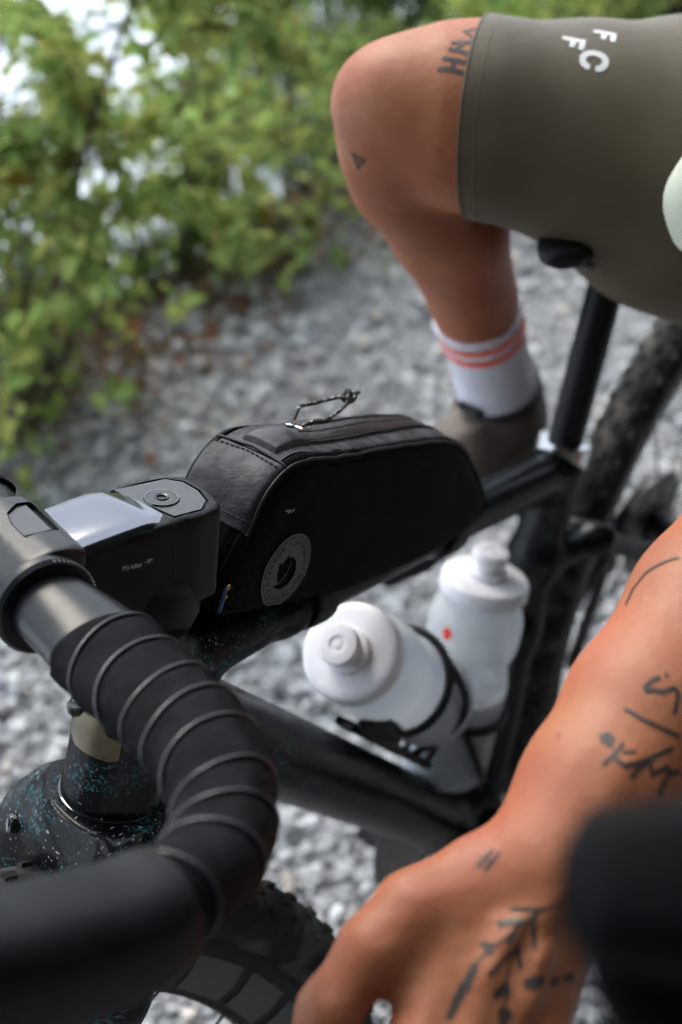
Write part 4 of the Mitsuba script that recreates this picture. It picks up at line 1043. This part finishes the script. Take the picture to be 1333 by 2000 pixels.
# ---- tattoos: ink strokes on the skin and print on the shorts.  (name, a point on the skin, its normal, drawing x axis, strokes in millimetres: points, half-width)
TATTOOS = [
('sprig',[0.4677,0.2579,0.8403],[0.449,0.262,0.854],[-0.562,0.826,0.042],[([(26.5,21.9),(20.1,19.4),(15.8,17.4),(9.7,13.9),(3.9,8.9),(-0.8,5.3),(-5.5,2.4),(-10.2,-2.9),(-14.1,-10.4),(-18.8,-20.1)],0.43),([(11.7,14.9),(7.3,8.0),(3.8,0.5),(1.3,-10.2),(0.6,-22.0)],0.43),([(15.4,17.4),(9.9,17.5),(4.4,17.4)],0.71),([(7.5,13.6),(2.3,13.2),(-0.7,12.3)],0.84),([(6.3,13.0),(4.7,8.4),(2.7,5.7)],0.84),([(-0.4,11.9),(3.7,12.6)],0.84),([(12.8,16.7),(12.0,12.2),(12.2,4.6)],0.82),([(4.6,2.6),(0.3,-0.7),(-4.5,-5.8)],0.78),([(5.8,4.4),(6.5,0.6),(7.0,-2.6)],0.9),([(-6.5,4.8),(-3.6,4.2),(-4.4,2.1)],1.12),([(-5.4,4.6),(-4.4,2.1)],1.12),([(-10.1,-3.3),(-12.0,-6.9)],1.49),([(-11.6,-6.0),(-13.1,-10.0)],1.59),([(-13.9,-9.5),(-15.8,-13.9)],1.59),([(-15.8,-13.1),(-17.7,-17.1)],1.49),([(-17.3,-16.6),(-19.2,-20.1)],1.21),([(1.4,-9.3),(-2.1,-12.7)],1.31),([(1.7,-10.2),(1.7,-11.9)],1.49),([(0.3,-18.0),(0.0,-21.5)],1.59),([(2.3,-18.5),(1.5,-21.0)],1.12)]),
('dashes',[0.4579,0.2749,0.8302],[0.136,0.747,0.65],[-0.843,0.433,-0.321],[([(-11.3,0.7),(-7.6,1.3)],2.07),([(-0.7,-0.4),(2.2,-0.3)],1.41),([(7.2,-0.6),(10.2,-0.7)],1.6)]),
('ticks',[0.4438,0.2362,0.8559],[0.369,-0.097,0.924],[-0.333,0.915,0.229],[([(-3.4,-2.9),(0.9,4.1)],0.61),([(-0.7,-3.9),(3.6,2.8)],0.61),([(-2.8,0.5),(2.4,-0.6)],0.31)]),
('script_a',[0.3602,0.2611,0.8941],[0.348,0.253,0.903],[-0.6,0.8,0.007],[([(-1.6,4.5),(-4.5,3.2),(-7.1,0.7),(-6.7,-0.8),(-3.8,-0.5),(-0.3,-1.4),(2.2,-0.3),(4.3,0.3),(5.7,-2.0),(4.6,-5.7),(3.5,-9.3)],0.91),([(1.7,5.8),(2.1,5.4)],0.68)]),
('rule',[0.3724,0.2641,0.8867],[0.341,0.394,0.854],[-0.674,0.736,-0.071],[([(-10.0,6.2),(-3.6,1.2),(4.2,-2.6),(9.4,-4.8)],0.79)]),
('script_b',[0.3887,0.2649,0.882],[0.215,0.389,0.896],[-0.719,0.684,-0.124],[([(-8.5,6.4),(-10.8,7.7),(-10.8,10.0),(-8.1,10.4),(-7.3,8.0),(-9.1,5.6)],0.89),([(-11.0,8.2),(-7.8,7.7)],0.97),([(-12.6,-1.5),(-9.1,1.3),(-4.2,5.4)],0.82),([(-8.3,1.6),(-8.2,-1.0),(-5.3,-3.3)],0.86),([(-4.8,2.0),(-0.3,2.2)],0.66),([(-5.3,-3.3),(0.9,-2.3),(9.0,0.7),(16.5,3.6)],0.86),([(-3.2,-7.1),(0.1,-4.5),(6.4,-0.9)],0.93),([(5.6,-2.5),(5.9,-6.3),(9.9,-5.0),(13.7,-3.3),(14.9,-5.8),(19.1,-4.6)],0.93),([(13.8,-5.9),(10.3,-10.5),(8.6,-13.1)],0.89)]),
('arc',[0.3063,0.2281,0.8971],[0.258,-0.668,0.698],[0.355,0.738,0.574],[([(-1.3,-15.6),(-5.7,-6.5),(-3.8,1.6),(3.2,8.5),(7.7,12.0)],0.69)]),
('triangle',[0.0321,-0.1194,0.891],[0.972,-0.115,-0.206],[0.209,0.825,0.525],[([(-1.5,5.0),(6.2,-2.3),(-3.6,-5.9),(-2.2,-0.1),(-1.5,5.0)],0.88),([(1.9,0.5),(0.7,-2.3)],0.68)]),
('letters_thigh',[-0.0116,-0.0704,0.9628],[0.387,0.212,0.897],[-0.559,0.828,0.046],[([(-14.9,-15.1),(-8.2,-15.7),(-0.2,-18.1)],1.62),([(-11.9,-7.7),(-4.9,-9.0),(2.8,-11.3)],1.49),([(-6.9,-14.7),(-5.5,-9.0)],1.42),([(-8.0,-0.6),(-1.6,-2.3),(5.1,-5.6)],1.42),([(-6.0,5.2),(1.8,5.6),(7.6,3.6)],1.36),([(-4.1,-0.7),(0.2,4.7)],1.29),([(2.5,-10.5),(4.2,-5.6)],1.42),([(1.4,16.1),(5.8,11.4),(9.6,8.4)],1.17),([(0.8,16.7),(7.0,18.9),(12.0,20.2)],0.97),([(4.4,5.0),(7.1,10.3)],1.17)]),
('mole',[0.3937,0.2352,0.8798],[0.28,-0.514,0.811],[0.139,0.857,0.496],[([(-0.4,0.2),(0.4,-0.2)],0.99)]),
]
TEXT_LABEL = {'sprig': 'two lavender sprigs inked on the back of the hand', 'dashes': 'row of dark blocks inked by the knuckles', 'ticks': 'two short parallel lines inked on the wrist', 'script_a': 'upper handwritten word inked on the forearm', 'rule': 'straight line inked between the two words', 'script_b': 'lower handwritten word inked on the forearm', 'arc': 'thin curved line inked near the elbow', 'triangle': 'small triangle inked beside the knee', 'letters_thigh': 'block letters inked on the thigh, cut off by the hem', 'mole': 'small brown mole'}
for nm, O, n, ex, its in TATTOOS:
    n, ex = nrm(n), nrm(ex); ey = np.cross(n, ex)
    pl_ = strokes([([(a_ / 1000, b_ / 1000) for a_, b_ in p], w / 1000) for p, w in its])
    part(body, 'mole' if nm == 'mole' else 'tattoo', decal(bodym, pl_, O, n, ex, ey, .0005, .0022), 'mole' if nm == 'mole' else 'ink', True, label=TEXT_LABEL[nm])
for ch, O, n, up in [
('F', [-0.082, -0.0077, 0.966], [0.159, 0.17, 0.972], [-0.391, 0.915, -0.096]),
('F', [-0.0631, -0.0198, 0.9639], [0.234, 0.202, 0.951], [-0.365, 0.925, -0.107]),
('C', [-0.0596, -0.002, 0.9578], [0.399, 0.308, 0.864], [-0.43, 0.895, -0.12])]:
    n, up = nrm(n), nrm(up); ex = np.cross(up, n)
    g = text_poly(ch, .0132 if ch == 'F' else .0160, True).buffer(.00065); c = g.envelope.centroid
    part(shorts, 'lettering', decal(shm, affinity.translate(g, -c.x, -c.y), O, n, ex, np.cross(n, ex), .0006, .003), 'white_print', True)

# ------------------------------------------------------------------ another bicycle's hood, close by on the right
hd = thing('brake_hood', 'blurred black rubber brake hood close in front at the right edge', 'brake hood')
hp = spline([(.5985, .3235, 1.086), (.590, .337, 1.0865), (.580, .351, 1.084), (.568, .367, 1.078), (.553, .387, 1.070)], 30)
hp = hp + A([.0038, .0030, -.0060])
x_ = np.linspace(0, 1, 30)
part(hd, 'hood', sweep(hp, np.interp(x_, [0, .06, .3, 1], [.006, .0135, .0155, .016]), np.interp(x_, [0, .06, .3, 1], [.006, .0120, .0140, .015]), (.3, .3, .9), 24, power=3), 'rubber_dark', True)
part(hd, 'lever', sweep(spline([(.596, .340, 1.074), (.600, .345, 1.064), (.599, .353, 1.055), (.592, .364, 1.043)], 24), np.linspace(.011, .008, 24), np.linspace(.006, .005, 24), (.64, .45, .6), 14), 'rubber_dark', True)
part(hd, 'bar', tube(spline([(.556, .383, 1.071), (.53, .415, 1.062), (.49, .46, 1.055), (.42, .52, 1.05)], 24), .0165, 20), 'bar_tape', True)
